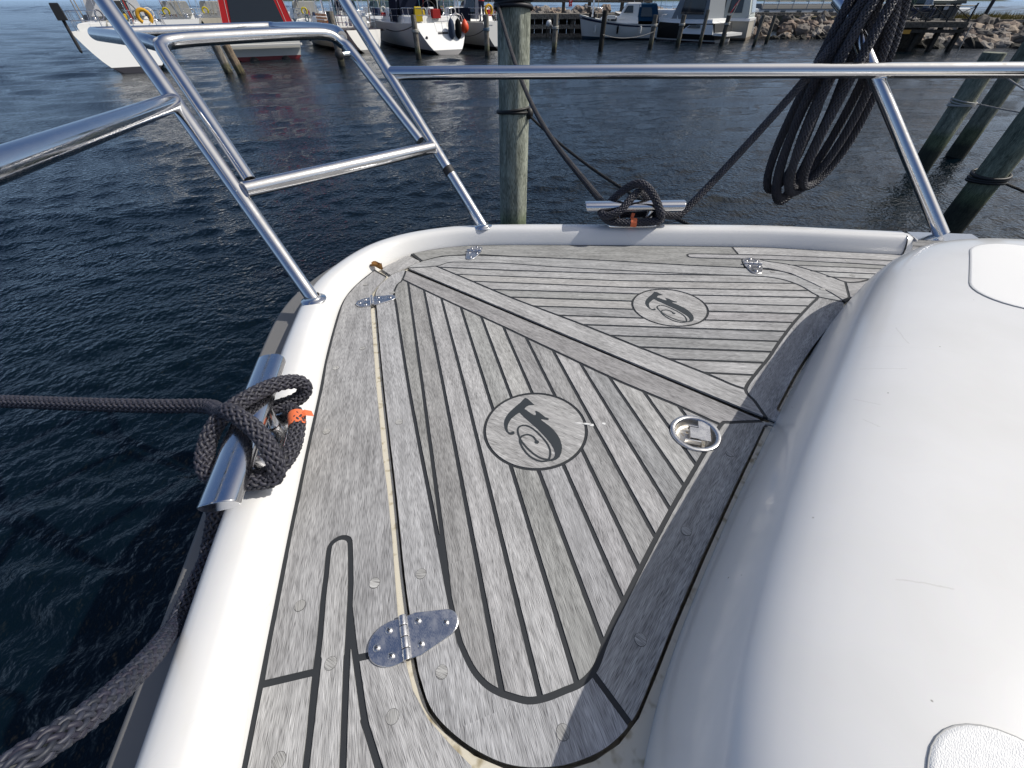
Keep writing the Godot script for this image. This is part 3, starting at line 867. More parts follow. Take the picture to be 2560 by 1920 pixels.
func coachroof(y: Node3D) -> void:
	var half := [[0.0, 1.219], [0.15, 1.2195], [0.3, 1.222], [0.5, 1.232], [0.62, 1.250], [0.72, 1.283], [0.80, 1.336], [0.87, 1.42], [0.93, 1.56], [1.0, 1.85], [1.08, 2.4]]
	var p3 := PackedVector3Array()
	for k in range(half.size() - 1, 0, -1): p3.append(Vector3(half[k][1], -half[k][0], 0))
	for h in half: p3.append(Vector3(h[1], h[0], 0))
	var base := PackedVector2Array()
	for q in catmull(p3, 0.02): base.append(Vector2(q.x, q.y))
	var m := base.size()
	var rows := []
	var ds := [-0.004, 0.0, 0.002, 0.004, 0.006, 0.010, 0.014, 0.019, 0.025, 0.033, 0.042, 0.054, 0.068, 0.085, 0.105, 0.13, 0.16]
	for d in ds:
		var row := PackedVector3Array()
		for k in m:
			var tg := (base[mini(k + 1, m - 1)] - base[maxi(k - 1, 0)]).normalized()
			var inw := Vector2(tg.y, -tg.x)
			var p: Vector2 = base[k] + inw * d
			row.append(Vector3(p.x, smooth_roof(d) if d > 0 else (-0.03 if d < 0 else 0.0), -p.y))
		rows.append(row)
	var inner: PackedVector3Array = rows[rows.size() - 1]
	for t in [0.08, 0.2, 0.4, 0.7, 1.0]:
		var row := PackedVector3Array()
		for k in m:
			var p := inner[k]
			var sp := Vector3(clampf(p.x + 0.40, 1.75, 2.6), 0.0, p.z * 0.25)
			var q := p.lerp(sp, t)
			q.y = lerpf(0.2015, 0.222, 1.0 - (1.0 - t) * (1.0 - t))
			row.append(q)
		rows.append(row)
	var mb := MB.new()
	mb.grid(rows)
	var roof := put("coachroof", mb, M.gelcoat, y)
	# non-slip panels with rounded corners, standing a little proud
	for pan in [[1.392, -0.80, 1.9, -0.485, 0.055], [1.402, 0.315, 1.9, 0.70, 0.09]]:
		var poly := PackedVector2Array()
		var r: float = pan[4]
		for cn in [[pan[0] + r, pan[1] + r, PI], [pan[2], pan[1] + r, 1.5 * PI], [pan[2], pan[3] - r, 0.0], [pan[0] + r, pan[3] - r, 0.5 * PI]]:
			for k in 10: poly.append(Vector2(cn[0], cn[1]) + Vector2.from_angle(cn[2] + 0.5 * PI * k / 9.0) * r)
		mb = MB.new()
		var cells := []
		var n_u := 26
		var n_v := 16
		for side in [0.0, 1.0]:
			pass
		var c := Vector2((pan[0] + pan[2]) * 0.5, (pan[1] + pan[3]) * 0.5)
		var rings := []
		var dense := PackedVector2Array()
		for k in poly.size():
			var a := poly[k]
			var b := poly[(k + 1) % poly.size()]
			var cnt := maxi(1, int(a.distance_to(b) / 0.02))
			for q in cnt: dense.append(a.lerp(b, float(q) / cnt))
		for sc in [[1.0, -0.002], [1.0, 0.0012], [0.985, 0.0018], [0.9, 0.0018], [0.75, 0.0018], [0.6, 0.0018], [0.4, 0.0018], [0.2, 0.0018], [0.001, 0.0018]]:
			var row := PackedVector3Array()
			for p in dense:
				var q: Vector2 = c + (p - c) * sc[0]
				row.append(Vector3(q.x, roof_at(rows, q) + sc[1], -q.y))
			rings.append(row)
		mb.grid(rings, Color.WHITE, true)
		put("nonslip_panel", mb, M.nonslip, roof)
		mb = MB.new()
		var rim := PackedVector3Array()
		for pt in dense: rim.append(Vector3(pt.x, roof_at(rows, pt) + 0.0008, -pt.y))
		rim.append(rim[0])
		mb.tube(rim, 0.0007, 6, Color.WHITE, false)  # thin grey tube in place of the shadow in a moulded groove
		put("groove_shade_line", mb, M.groove_shade, roof)

var roof_curve := PackedVector3Array()

func smooth_roof(d: float) -> float:
	# steep at the foot, rolling over quickly into a gently rising crown
	if roof_curve.is_empty():
		roof_curve = catmull(PackedVector3Array([Vector3(-0.003, -0.03, 0), Vector3(0.0, 0.0, 0), Vector3(0.008, 0.055, 0), Vector3(0.019, 0.105, 0), Vector3(0.033, 0.142, 0), Vector3(0.050, 0.164, 0), Vector3(0.075, 0.180, 0), Vector3(0.115, 0.193, 0), Vector3(0.17, 0.203, 0)]), 0.002)
	for k in range(1, roof_curve.size()):
		if d <= roof_curve[k].x:
			return lerpf(roof_curve[k - 1].y, roof_curve[k].y, (d - roof_curve[k - 1].x) / maxf(1e-6, roof_curve[k].x - roof_curve[k - 1].x))
	return roof_curve[roof_curve.size() - 1].y

func roof_at(rows: Array, p: Vector2) -> float:
	# height of the roof mesh over a point
	var z := -p.y
	for r in range(13, rows.size() - 1):
		var r0: PackedVector3Array = rows[r]
		var r1: PackedVector3Array = rows[r + 1]
		for k in r0.size() - 1:
			if absf(r0[k].z - z) > 0.5 or absf(r0[k].x - p.x) > 0.6: continue
			for f in [[r0[k], r1[k], r1[k + 1]], [r0[k], r1[k + 1], r0[k + 1]]]:
				var a: Vector3 = f[0]
				var b: Vector3 = f[1]
				var c: Vector3 = f[2]
				var d := (b.x - a.x) * (c.z - a.z) - (c.x - a.x) * (b.z - a.z)
				if absf(d) < 1e-12: continue
				var s := ((p.x - a.x) * (c.z - a.z) - (c.x - a.x) * (z - a.z)) / d
				if s < -0.001 or s > 1.001: continue
				var t := ((b.x - a.x) * (z - a.z) - (p.x - a.x) * (b.z - a.z)) / d
				if t < -0.001 or s + t > 1.001: continue
				return a.y + (b.y - a.y) * s + (c.y - a.y) * t
	return 0.22

# ------------------------------------------------------------------ ropes
func rope(mb: MB, path: PackedVector3Array, r: float, step: float, carriers := 8, tone := Color(0.033, 0.033, 0.044), sides := 5) -> void:
	# a braided rope: two sets of strands winding opposite ways, passing over and under each other, round a core coloured darker to deepen the shade between them
	var p := catmull(path, step)
	var m := p.size()
	var e := PackedVector3Array(); e.resize(m)
	var f := PackedVector3Array(); f.resize(m)
	var tg0 := (p[1] - p[0]).normalized()
	var ex := tg0.cross(Vector3.UP if absf(tg0.y) < 0.9 else Vector3.RIGHT).normalized()
	for k in m:
		var tg := (p[mini(k + 1, m - 1)] - p[maxi(k - 1, 0)]).normalized()
		ex = (ex - tg * ex.dot(tg)).normalized()
		e[k] = ex; f[k] = tg.cross(ex)
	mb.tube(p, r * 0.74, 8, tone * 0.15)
	var pitch := r * 8.4
	var st := p[0].distance_to(p[1])
	var rs := r * 0.222
	for dir in [1.0, -1.0]:
		for c in carriers:
			var g := rng.randf_range(0.8, 1.3)
			var col := Color(tone.r * g, tone.g * g, tone.b * g)
			var q := PackedVector3Array()
			for k in m:
				var s := k * st
				var a: float = TAU * c / carriers + dir * TAU * s / pitch
				var rr: float = r * (0.80 + 0.13 * dir * cos(TAU * carriers * s / pitch))
				q.append(p[k] + (e[k] * cos(a) + f[k] * sin(a)) * rr)
			mb.tube(q, rs, sides, col, false)

func knot_point(side: float, s: float, t: float, w: float) -> Vector3:
	return Vector3(0.505, w, 0.71 * side) + Vector3(0.812, 0, 0.583 * side) * s + Vector3(-0.583, 0, 0.812 * side) * t

func knot(side: float, l: Array) -> PackedVector3Array:
	var o := PackedVector3Array()
	for q in l: o.append(knot_point(side, q[0], q[1], q[2]))
	return o

func tape_band(mb: MB, a: Vector3, b: Vector3, r: float) -> void:
	mb.tube(PackedVector3Array([a, a.lerp(b, 0.05), a.lerp(b, 0.45), a.lerp(b, 0.5), a.lerp(b, 0.95), b]), [r * 0.97, r, r * 1.01, r * 1.05, r * 1.06, r * 1.0], 18, Color.WHITE, false)

func build_ropes() -> void:
	var R := 0.0133
	# port mooring rope
	var t := thing("mooring_rope", "dark braided rope hitched on the port cleat, its line running out over the open water", "rope", deck_frame)
	var mb := MB.new()
	var hitch := v3([-1.5, -0.065, 1.916, -0.9, -0.012, 1.541, -0.5419, 0.02, 1.3179, -0.0896, 0.06, 1.0356, 0.164, 0.085, 0.8812, 0.283, 0.097, 0.8069, 0.3849, 0.112, 0.7463])
	hitch.append_array(knot(1.0, [[-0.014, 0.044, 0.142], [0.026, 0.002, 0.168], [0.066, -0.040, 0.150], [0.098, -0.056, 0.112], [0.110, -0.046, 0.083], [0.108, -0.010, 0.081], [0.100, 0.030, 0.084], [0.080, 0.058, 0.100], [0.045, 0.058, 0.122], [0.012, 0.035, 0.147], [-0.022, 0.002, 0.153], [-0.060, -0.038, 0.146], [-0.088, -0.066, 0.125], [-0.094, -0.072, 0.100], [-0.088, -0.050, 0.081], [-0.075, -0.005, 0.080], [-0.055, 0.036, 0.082], [-0.02, 0.050, 0.080], [0.04, 0.052, 0.076], [0.09, 0.054, 0.066], [0.13, 0.064, 0.030], [0.16, 0.085, -0.012]]))
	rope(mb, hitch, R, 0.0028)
	put("hitched_line", mb, M.rope, t)
	mb = MB.new()
	var tail := knot(1.0, [[0.13, 0.064, 0.030], [0.16, 0.085, -0.012]])
	tail.append_array(v3([0.640, -0.024, 0.935, 0.672, -0.008, 0.948, 0.700, 0.022, 0.948, 0.7615, 0.0832, 0.9497, 0.8288, 0.1541, 0.9658, 0.8596, 0.1981, 0.9844, 0.8653, 0.2116, 1.0083, 0.8496, 0.2030, 1.0511]))
	rope(mb, tail, R * 0.9, 0.0022, 8, Color(0.026, 0.029, 0.045), 6)
	put("slack_tail", mb, M.rope, t)
	mb = MB.new()
	var eye := knot(1.0, [[0.095, 0.01, 0.078], [0.092, -0.040, 0.079], [0.055, -0.062, 0.080], [0.01, -0.066, 0.084], [-0.030, -0.062, 0.088], [-0.058, -0.040, 0.084]])
	rope(mb, eye, R, 0.0026)
	put("inner_turn", mb, M.rope, t)
	mb = MB.new()
	tape_band(mb, knot_point(1.0, -0.002, -0.0655, 0.085), knot_point(1.0, -0.034, -0.0610, 0.0882), R * 1.10)
	tape_flag(mb, knot_point(1.0, -0.022, -0.070, 0.096), knot_point(1.0, -0.030, -0.090, 0.086), 0.020)
	put("orange_tape", mb, M.tape, t)
	# starboard mooring rope: line to the pile, hitch, and the spare length hung up in a coil
	t = thing("mooring_rope", "dark braided rope on the starboard cleat, led to the tall pile, spare hung in coil", "rope", deck_frame)
	var inv := deck_frame.affine_inverse()
	mb = MB.new()
	var a := inv * Vector3(-0.115, EYE_HEIGHT - 0.02, -4.40)
	var b := knot_point(-1.0, -0.080, 0.060, 0.085)
	var line := PackedVector3Array()
	for k in 9:
		var q := k / 8.0
		line.append(a.lerp(b, q) + inv.basis * Vector3.DOWN * 0.20 * sin(PI * q) * (1.0 - 0.25 * q))
	line.append_array(knot(-1.0, [[-0.055, 0.040, 0.078]]))
	rope(mb, line, R * 0.95, 0.005, 8, Color(0.036, 0.034, 0.038), 4)
	put("line_to_pile", mb, M.rope, t)
	mb = MB.new()
	rope(mb, knot(-1.0, [[-0.055, 0.040, 0.078], [0.0, 0.046, 0.078], [0.07, 0.042, 0.079], [0.105, 0.0, 0.080], [0.085, -0.042, 0.080], [0.0, -0.050, 0.0775], [-0.08, -0.044, 0.080], [-0.108, -0.005, 0.086], [-0.100, 0.040, 0.105], [-0.06, 0.040, 0.150], [-0.025, 0.018, 0.185], [0.01, 0.0, 0.199], [0.045, -0.018, 0.180], [0.075, -0.042, 0.140], [0.092, -0.048, 0.105], [0.100, -0.015, 0.090], [0.085, 0.035, 0.098], [0.05, 0.042, 0.140], [0.02, 0.018, 0.168], [-0.015, -0.018, 0.158], [-0.055, -0.048, 0.122], [-0.095, -0.052, 0.104], [-0.120, -0.030, 0.103], [-0.115, 0.02, 0.108], [-0.07, 0.052, 0.104], [0.0, 0.062, 0.092], [0.09, 0.062, 0.078], [0.16, 0.066, 0.062], [0.195, 0.074, 0.062]]), R, 0.0028)
	put("hitch", mb, M.rope, t)
	mb = MB.new()
	tape_band(mb, knot_point(-1.0, -0.014, -0.0495, 0.0777), knot_point(-1.0, 0.008, -0.0498, 0.0777), R * 1.17)
	tape_flag(mb, knot_point(-1.0, -0.010, -0.046, 0.088), knot_point(-1.0, -0.006, -0.040, 0.108), 0.014)
	put("orange_tape", mb, M.tape, t)
	# coil hung over the stanchion above the rail
	var down := (inv.basis * Vector3.DOWN).normalized()
	var top := Vector3(0.855, 0.672, -1.405) + inv.basis * Vector3(0.035, 0.0, 0.055)
	var ax := (Vector3(0.985, 0.498, -1.330) - Vector3(1.404, 0.052, -1.205)).normalized()
	var lat := ax.cross(down).normalized()
	var across := lat.cross(down).normalized()
	rng.seed = 4711
	for k in 6:
		mb = MB.new()
		var hw := 0.078 + 0.012 * k + rng.randf_range(-0.008, 0.008)
		var ln := 0.635 + rng.randf_range(-0.05, 0.05)
		var o := top - down * 0.004 + across * (-0.066 + 0.026 * k + rng.randf_range(-0.004, 0.004))
		o += lat * (0.016 if k % 2 == 0 else -0.016)
		var tw := rng.randf_range(-0.16, 0.16)
		var d2 := (lat * cos(tw) + across * sin(tw)).normalized()
		var loop := PackedVector3Array()
		var sway := rng.randf_range(-0.014, 0.014)
		for q in 21:
			var th := TAU * q / 20.0 + 0.02
			var yy := (1.0 - cos(th)) * 0.5
			var xx := sin(th) * (0.62 + 0.55 * yy)
			loop.append(o + down * (yy * ln - 0.018) + d2 * (xx * hw + sway * yy) + across * (0.010 * sin(th * 2.0 + k) + 0.012 * q / 20.0))
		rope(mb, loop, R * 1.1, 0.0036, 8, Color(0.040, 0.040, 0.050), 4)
		put("coil_turn", mb, M.rope, t)
	mb = MB.new()
	var from := knot_point(-1.0, 0.195, 0.074, 0.062)
	rope(mb, PackedVector3Array([from, from.lerp(top, 0.08) + down * 0.012, from.lerp(top, 0.35) + down * 0.022, from.lerp(top, 0.7) + down * 0.012, top + across * -0.06 - lat * 0.035 + down * 0.03, top + across * -0.045 - down * 0.016]), R, 0.0036, 8, Color(0.046, 0.046, 0.056), 4)
	put("coil_tail", mb, M.rope, t)
	rng.seed = 99

func tape_flag(mb: MB, a: Vector3, b: Vector3, wd: float) -> void:
	var d := (b - a).normalized()
	var s := d.cross(Vector3.UP).normalized() * wd * 0.5
	var mid := a.lerp(b, 0.5) + Vector3(0, 0.004, 0)
	for q in [[a, mid], [mid, b]]:
		for off in [0.0, 0.0006]:
			mb.flat([q[0] + s + Vector3(0, off, 0), q[0] - s + Vector3(0, off, 0), q[1] - s * 0.8 + Vector3(0, off, 0), q[1] + s * 0.9 + Vector3(0, off, 0)])

# ------------------------------------------------------------------ boats in the harbour (x to the bow, y up from the water, z to starboard)
var bilge := 0.72

func station(L: float, B: float, tw: float, s: float) -> float:
	# half beam at deck, s from stern to bow
	var a := lerpf(tw, 1.0, smoothstep(0.0, 0.42, s)) if s < 0.42 else sqrt(maxf(0.0, 1.0 - pow((s - 0.42) / 0.58, 2.3)))
	return B * 0.5 * a

func fix_row(L: float, B: float, tw: float, f0: float, f1: float, rake: float, q: float, out: float) -> PackedVector3Array:
	var row := PackedVector3Array()
	for m in range(-24, 25):
		var s := 1.0 - absf(m) / 24.0
		var sheer := lerpf(f0, f1, s * s) - 0.10 * sin(PI * s)
		var b := station(L, B, tw, s)
		var full := lerpf(bilge, 1.0, pow(clampf(q, 0.0, 1.0), 0.55)) if q > 0 else maxf(0.03, bilge + q * 1.6)
		full = lerpf(full, full * (0.35 + 0.65 * clampf(q, 0.0, 1.0)), pow(s, 4.0))
		var x := s * L * (1.0 - 0.05 * (1.0 - q)) - rake * (1.0 - q) * (1.0 - s)
		row.append(Vector3(x, q * sheer, signf(m) * (b * full + (out if b > 0.01 else 0.0))))
	return row

func boat(called: String, label: String, at: Vector3, az: float, L: float, B: float, tw: float, f0: float, f1: float, rake: float, side: Color, boot: Color, bottom: Color, group := "") -> Node3D:
	var a := deg_to_rad(az)
	var fwd := Vector3(sin(a), 0, -cos(a))
	var t := thing(called, label, "boat", Transform3D(Basis(fwd, Vector3.UP, fwd.cross(Vector3.UP)), Vector3(at.x, 0, at.z)), group)
	var mb := MB.new()
	var rows := []
	for q in [0.13, 0.3, 0.5, 0.7, 0.88, 1.0]: rows.append(fix_row(L, B, tw, f0, f1, rake, q, 0.0))
	mb.grid(rows, side)
	put("hull", mb, M.paint, t)
	mb = MB.new()
	rows = []
	for q in [0.045, 0.13]: rows.append(fix_row(L, B, tw, f0, f1, rake, q, 0.0))
	mb.grid(rows, boot)
	put("boot_stripe", mb, M.paint, t)
	mb = MB.new()
	rows = []
	for q in [-0.4, -0.15, 0.045]: rows.append(fix_row(L, B, tw, f0, f1, rake, q, 0.0))
	mb.grid(rows, bottom)
	put("bottom", mb, M.paint, t)
	# transom and deck
	mb = MB.new()
	for band in [[[1.0, 0.88, 0.7, 0.5, 0.3, 0.15], side], [[0.15, 0.045, -0.2, -0.4], boot]]:
		var pts := []
		for q in band[0]: pts.append(fix_row(L, B, tw, f0, f1, rake, q, 0.0)[0])
		var back_ := (band[0] as Array).duplicate()
		back_.reverse()
		for q in back_: pts.append(fix_row(L, B, tw, f0, f1, rake, q, 0.0)[48])
		mb.flat(pts, band[1])
	for k in mb.n.size():
		if mb.n[k].x > 0: mb.n[k] = -mb.n[k]
	put("transom", mb, M.paint, t)
	mb = MB.new()
	var top := fix_row(L, B, tw, f0, f1, rake, 1.0, 0.0)
	for k in 24:
		var l0 := top[k]; var l1 := top[k + 1]; var r0 := top[48 - k]; var r1 := top[47 - k]
		var s := mb.v.size()
		for p in [l0, l1, r1, r0]: mb.vert(p - Vector3(0, 0.03, 0), Vector3.UP, Vector2.ZERO, Color(0.62, 0.62, 0.6))
		mb.tri(s, s + 1, s + 2); mb.tri(s, s + 2, s + 3)
	put("deck", mb, M.paint, t)
	t.set_meta("sheer", [L, B, tw, f0, f1])
	return t

func trunk(t: Node3D, called: String, x0: float, x1: float, y0: float, y1: float, w0: float, w1: float, slope0: float, slope1: float, col: Color, m: Material = null) -> MeshInstance3D:
	# a cabin-like block: sloping ends, sides leaning in, bevelled top edge
	var mb := MB.new()
	var rows := []
	var h := y1 - y0
	for q in [[0.0, 0.0], [0.75, 0.06], [0.93, 0.10], [1.0, 0.18], [1.0, 0.6], [1.0, 1.0]]:
		var yy: float = y0 + h * q[0]
		var ins: float = q[1]
		var a: float = x0 + slope0 * q[0] + ((x1 - x0) * 0.5 * ins if ins > 0.2 else 0.0) + (0.06 if q[0] >= 1.0 else 0.0)
		var b: float = x1 - slope1 * q[0] - ((x1 - x0) * 0.5 * ins if ins > 0.2 else 0.0) - (0.06 if q[0] >= 1.0 else 0.0)
		if a > b: a = (a + b) * 0.5; b = a
		var wa: float = w0 * 0.5 * (1.0 - ins)
		var wb: float = w1 * 0.5 * (1.0 - ins)
		var row := PackedVector3Array()
		for c in [[a, -wa], [lerpf(a, b, 0.5), -(wa + wb) * 0.5], [b, -wb], [b, 0.0], [b, wb], [lerpf(a, b, 0.5), (wa + wb) * 0.5], [a, wa], [a, 0.0]]: row.append(Vector3(c[0], yy, c[1]))
		rows.append(row)
	for r in rows.size() - 1:
		for k in 8:
			var k1 := (k + 1) % 8
			var f := [rows[r][k], rows[r + 1][k], rows[r + 1][k1], rows[r][k1]]
			if (f[0] as Vector3).distance_to(f[1]) < 1e-5 and (f[2] as Vector3).distance_to(f[3]) < 1e-5: continue
			var nn: Vector3 = ((f[2] - f[0]) as Vector3).cross(f[3] - f[1])
			if nn.length() < 1e-9: continue
			nn = nn.normalized()
			var mid: Vector3 = (f[0] + f[2]) * 0.5 - Vector3((x0 + x1) * 0.5, y0, 0)
			if nn.dot(mid) < 0: nn = -nn
			var s := mb.v.size()
			for p in f: mb.vert(p, nn, Vector2.ZERO, col)
			mb.tri(s, s + 1, s + 2); mb.tri(s, s + 2, s + 3)
	return put(called, mb, m if m else M.paint, t)

func pane(t: Node3D, called: String, pts: Array, m: Material, col := Color.WHITE, thick := 0.02) -> void:
	# a flat panel with thickness, its corners given in order
	var mb := MB.new()
	var nn: Vector3 = ((pts[1] - pts[0]) as Vector3).cross(pts[2] - pts[0]).normalized() * thick * 0.5
	var a := []
	var b := []
	for p in pts: a.append(p + nn); b.append(p - nn)
	mb.flat(a, col)
	b.reverse(); mb.flat(b, col)
	b.reverse()
	for k in pts.size():
		var k1 := (k + 1) % pts.size()
		mb.flat([a[k], b[k], b[k1], a[k1]], col)
	put(called, mb, m, t)

func bar(t: Node3D, called: String, pts: Array, r: float, m: Material, col := Color.WHITE, sides := 7) -> void:
	var mb := MB.new()
	mb.tube(PackedVector3Array(pts), r, sides, col)
	put(called, mb, m, t)

func ring(t: Node3D, called: String, at: Vector3, ax: Basis, R: float, r: float, m: Material, col: Color, from := 0.0, to := TAU) -> void:
	var p := PackedVector3Array()
	for k in 33:
		var a := lerpf(from, to, k / 32.0)
		p.append(at + ax * Vector3(cos(a) * R, sin(a) * R, 0))
	var mb := MB.new()
	mb.tube(p, r, 7, col, to - from < TAU - 0.01)
	put(called, mb, m, t)

func blob(t: Node3D, called: String, at: Vector3, prof: Array, m: Material, col: Color, b := Basis.IDENTITY) -> void:
	var mb := MB.new()
	var p := []
	for q in prof: p.append(Vector2(q[0], q[1]))
	mb.lathe(p, Transform3D(b, at), 16, col)
	put(called, mb, m, t)

const FENDER := [[0.001, 0.0], [0.05, 0.02], [0.10, 0.10], [0.115, 0.2], [0.115, 0.5], [0.10, 0.62], [0.05, 0.70], [0.02, 0.74], [0.001, 0.76]]
const BALL := [[0.001, 0.0], [0.12, 0.05], [0.20, 0.15], [0.225, 0.27], [0.20, 0.40], [0.12, 0.52], [0.05, 0.60], [0.001, 0.63]]

func stern_rail(t: Node3D, L: float, B: float, tw: float, f: float, h := 0.6) -> void:
	var w := B * 0.5 * tw * 0.94
	for y in [h, h * 0.52]:
		bar(t, "guard_rail", [Vector3(1.6, f + y, -B * 0.46), Vector3(0.5, f + y, -w), Vector3(0.12, f + y, -w * 0.9), Vector3(0.1, f + y, -w * 0.35)], 0.014, M.chrome)
		bar(t, "guard_rail", [Vector3(1.6, f + y, B * 0.46), Vector3(0.5, f + y, w), Vector3(0.12, f + y, w * 0.9), Vector3(0.1, f + y, w * 0.35)], 0.014, M.chrome)
	for s in [-1.0, 1.0]:
		for p in [[0.14, 0.88], [0.1, 0.35], [0.9, 1.0]]:
			bar(t, "rail_post", [Vector3(p[0], f - 0.05, w * p[1] * s), Vector3(p[0], f + h, w * p[1] * s)], 0.014, M.chrome)

func lifelines(t: Node3D, L: float, B: float, tw: float, f0: float, f1: float) -> void:
	for s in [-1.0, 1.0]:
		var up := []
		var lo := []
		for k in 6:
			var q := 0.14 + 0.155 * k
			var x := q * L
			var z: float = station(L, B, tw, q) * 0.95 * s
			var y := lerpf(f0, f1, q * q) - 0.10 * sin(PI * q)
			bar(t, "rail_post", [Vector3(x, y - 0.03, z), Vector3(x, y + 0.6, z)], 0.013, M.chrome, Color.WHITE, 5)
			up.append(Vector3(x, y + 0.6, z)); lo.append(Vector3(x, y + 0.31, z))
		bar(t, "lifeline", up, 0.006, M.chrome, Color.WHITE, 5)
		bar(t, "lifeline", lo, 0.006, M.chrome, Color.WHITE, 5)

func rig(t: Node3D, L: float, f: float, h: float, cover: Color) -> void:
	bar(t, "mast", [Vector3(L * 0.58, f, 0), Vector3(L * 0.58, f + h, 0)], 0.075, M.chrome, Color.WHITE, 12)
	bar(t, "boom", [Vector3(L * 0.575, f + 1.35, 0), Vector3(L * 0.17, f + 1.45, 0)], 0.055, M.chrome, Color.WHITE, 10)
	var mb := MB.new()
	mb.tube(PackedVector3Array([Vector3(L * 0.57, f + 1.6, 0), Vector3(L * 0.45, f + 1.58, 0), Vector3(L * 0.3, f + 1.56, 0), Vector3(L * 0.18, f + 1.53, 0)]), [0.2, 0.17, 0.14, 0.09], 10, cover)
	put("sail_cover", mb, M.cloth, t)
	for s in [-1.0, 1.0]:
		bar(t, "shroud", [Vector3(L * 0.57, f, s * 1.3), Vector3(L * 0.58, f + h, 0)], 0.006, M.chrome, Color.WHITE, 4)
	for s in [-1.0, 1.0]:
		bar(t, "backstay", [Vector3(0.1, f, s * 0.5), Vector3(L * 0.58, f + h, 0)], 0.006, M.chrome, Color.WHITE, 4)

func gear(t: Node3D, x0: float, x1: float, y: float, w: float, cnt: int, sd: int) -> void:
	# the small things that fill decks and cockpits: bags, cushions, winches, poles, coils, stays
	var g := RandomNumberGenerator.new()
	g.seed = sd
	var cols := [Color(0.6, 0.6, 0.58), Color(0.03, 0.04, 0.08), Color(0.35, 0.3, 0.22), Color(0.5, 0.36, 0.05), Color(0.3, 0.03, 0.03), Color(0.05, 0.12, 0.16), Color(0.02, 0.02, 0.02), Color(0.25, 0.25, 0.26)]
	for k in cnt:
		var p := Vector3(g.randf_range(x0, x1), y, g.randf_range(-w, w))
		var c: Color = cols[g.randi() % cols.size()]
		match g.randi() % 5:
			0:
				var s := g.randf_range(0.12, 0.35)
				trunk(t, "deck_bag", p.x - s, p.x + s, p.y, p.y + g.randf_range(0.15, 0.4), s * 1.4, s * 1.3, 0.04, 0.04, c, M.cloth).position = Vector3(0, 0, p.z)
			1:
				blob(t, "winch", p, [[0.09, 0.0], [0.06, 0.06], [0.06, 0.14], [0.08, 0.18], [0.001, 0.2]], M.chrome, Color.WHITE)
			2:
				bar(t, "stay", [p, p + Vector3(g.randf_range(-0.6, 0.9), 3.2, g.randf_range(-0.4, 0.4))], g.randf_range(0.008, 0.02), M.chrome, Color.WHITE, 5)
			3:
				bar(t, "pole", [p, p + Vector3(g.randf_range(-0.3, 0.1), g.randf_range(1.0, 2.6), g.randf_range(-0.1, 0.1))], g.randf_range(0.012, 0.03), M.paint, c, 6)
			4:
				ring(t, "rope_coil", p + Vector3(0, 0.25, 0), Basis(Vector3.UP, g.randf() * PI), g.randf_range(0.12, 0.2), 0.03, M.rope, Color(c.r * 0.8 + 0.05, c.g * 0.8 + 0.05, c.b * 0.8 + 0.05))

func sea(px: float, py: float) -> Vector3:
	return on_water((px - 1280.0) / 991.2, (960.0 - py) / 991.2)

func pile_to(px: float, py: float, top: float, r: float, sd: int, label: String, tint: Color, lean := Vector2.ZERO) -> Node3D:
	var w := sea(px, py)
	var d := Vector3(0, (960.0 - top) / 991.2 * 0.71906 - 0.69494, -0.71906 - (960.0 - top) / 991.2 * 0.69494)
	var h := EYE_HEIGHT + d.y * (w.z / d.z)
	return pile(w, r, r * 0.93, h, sd, label, M.timber, 0.22, lean, "", tint)

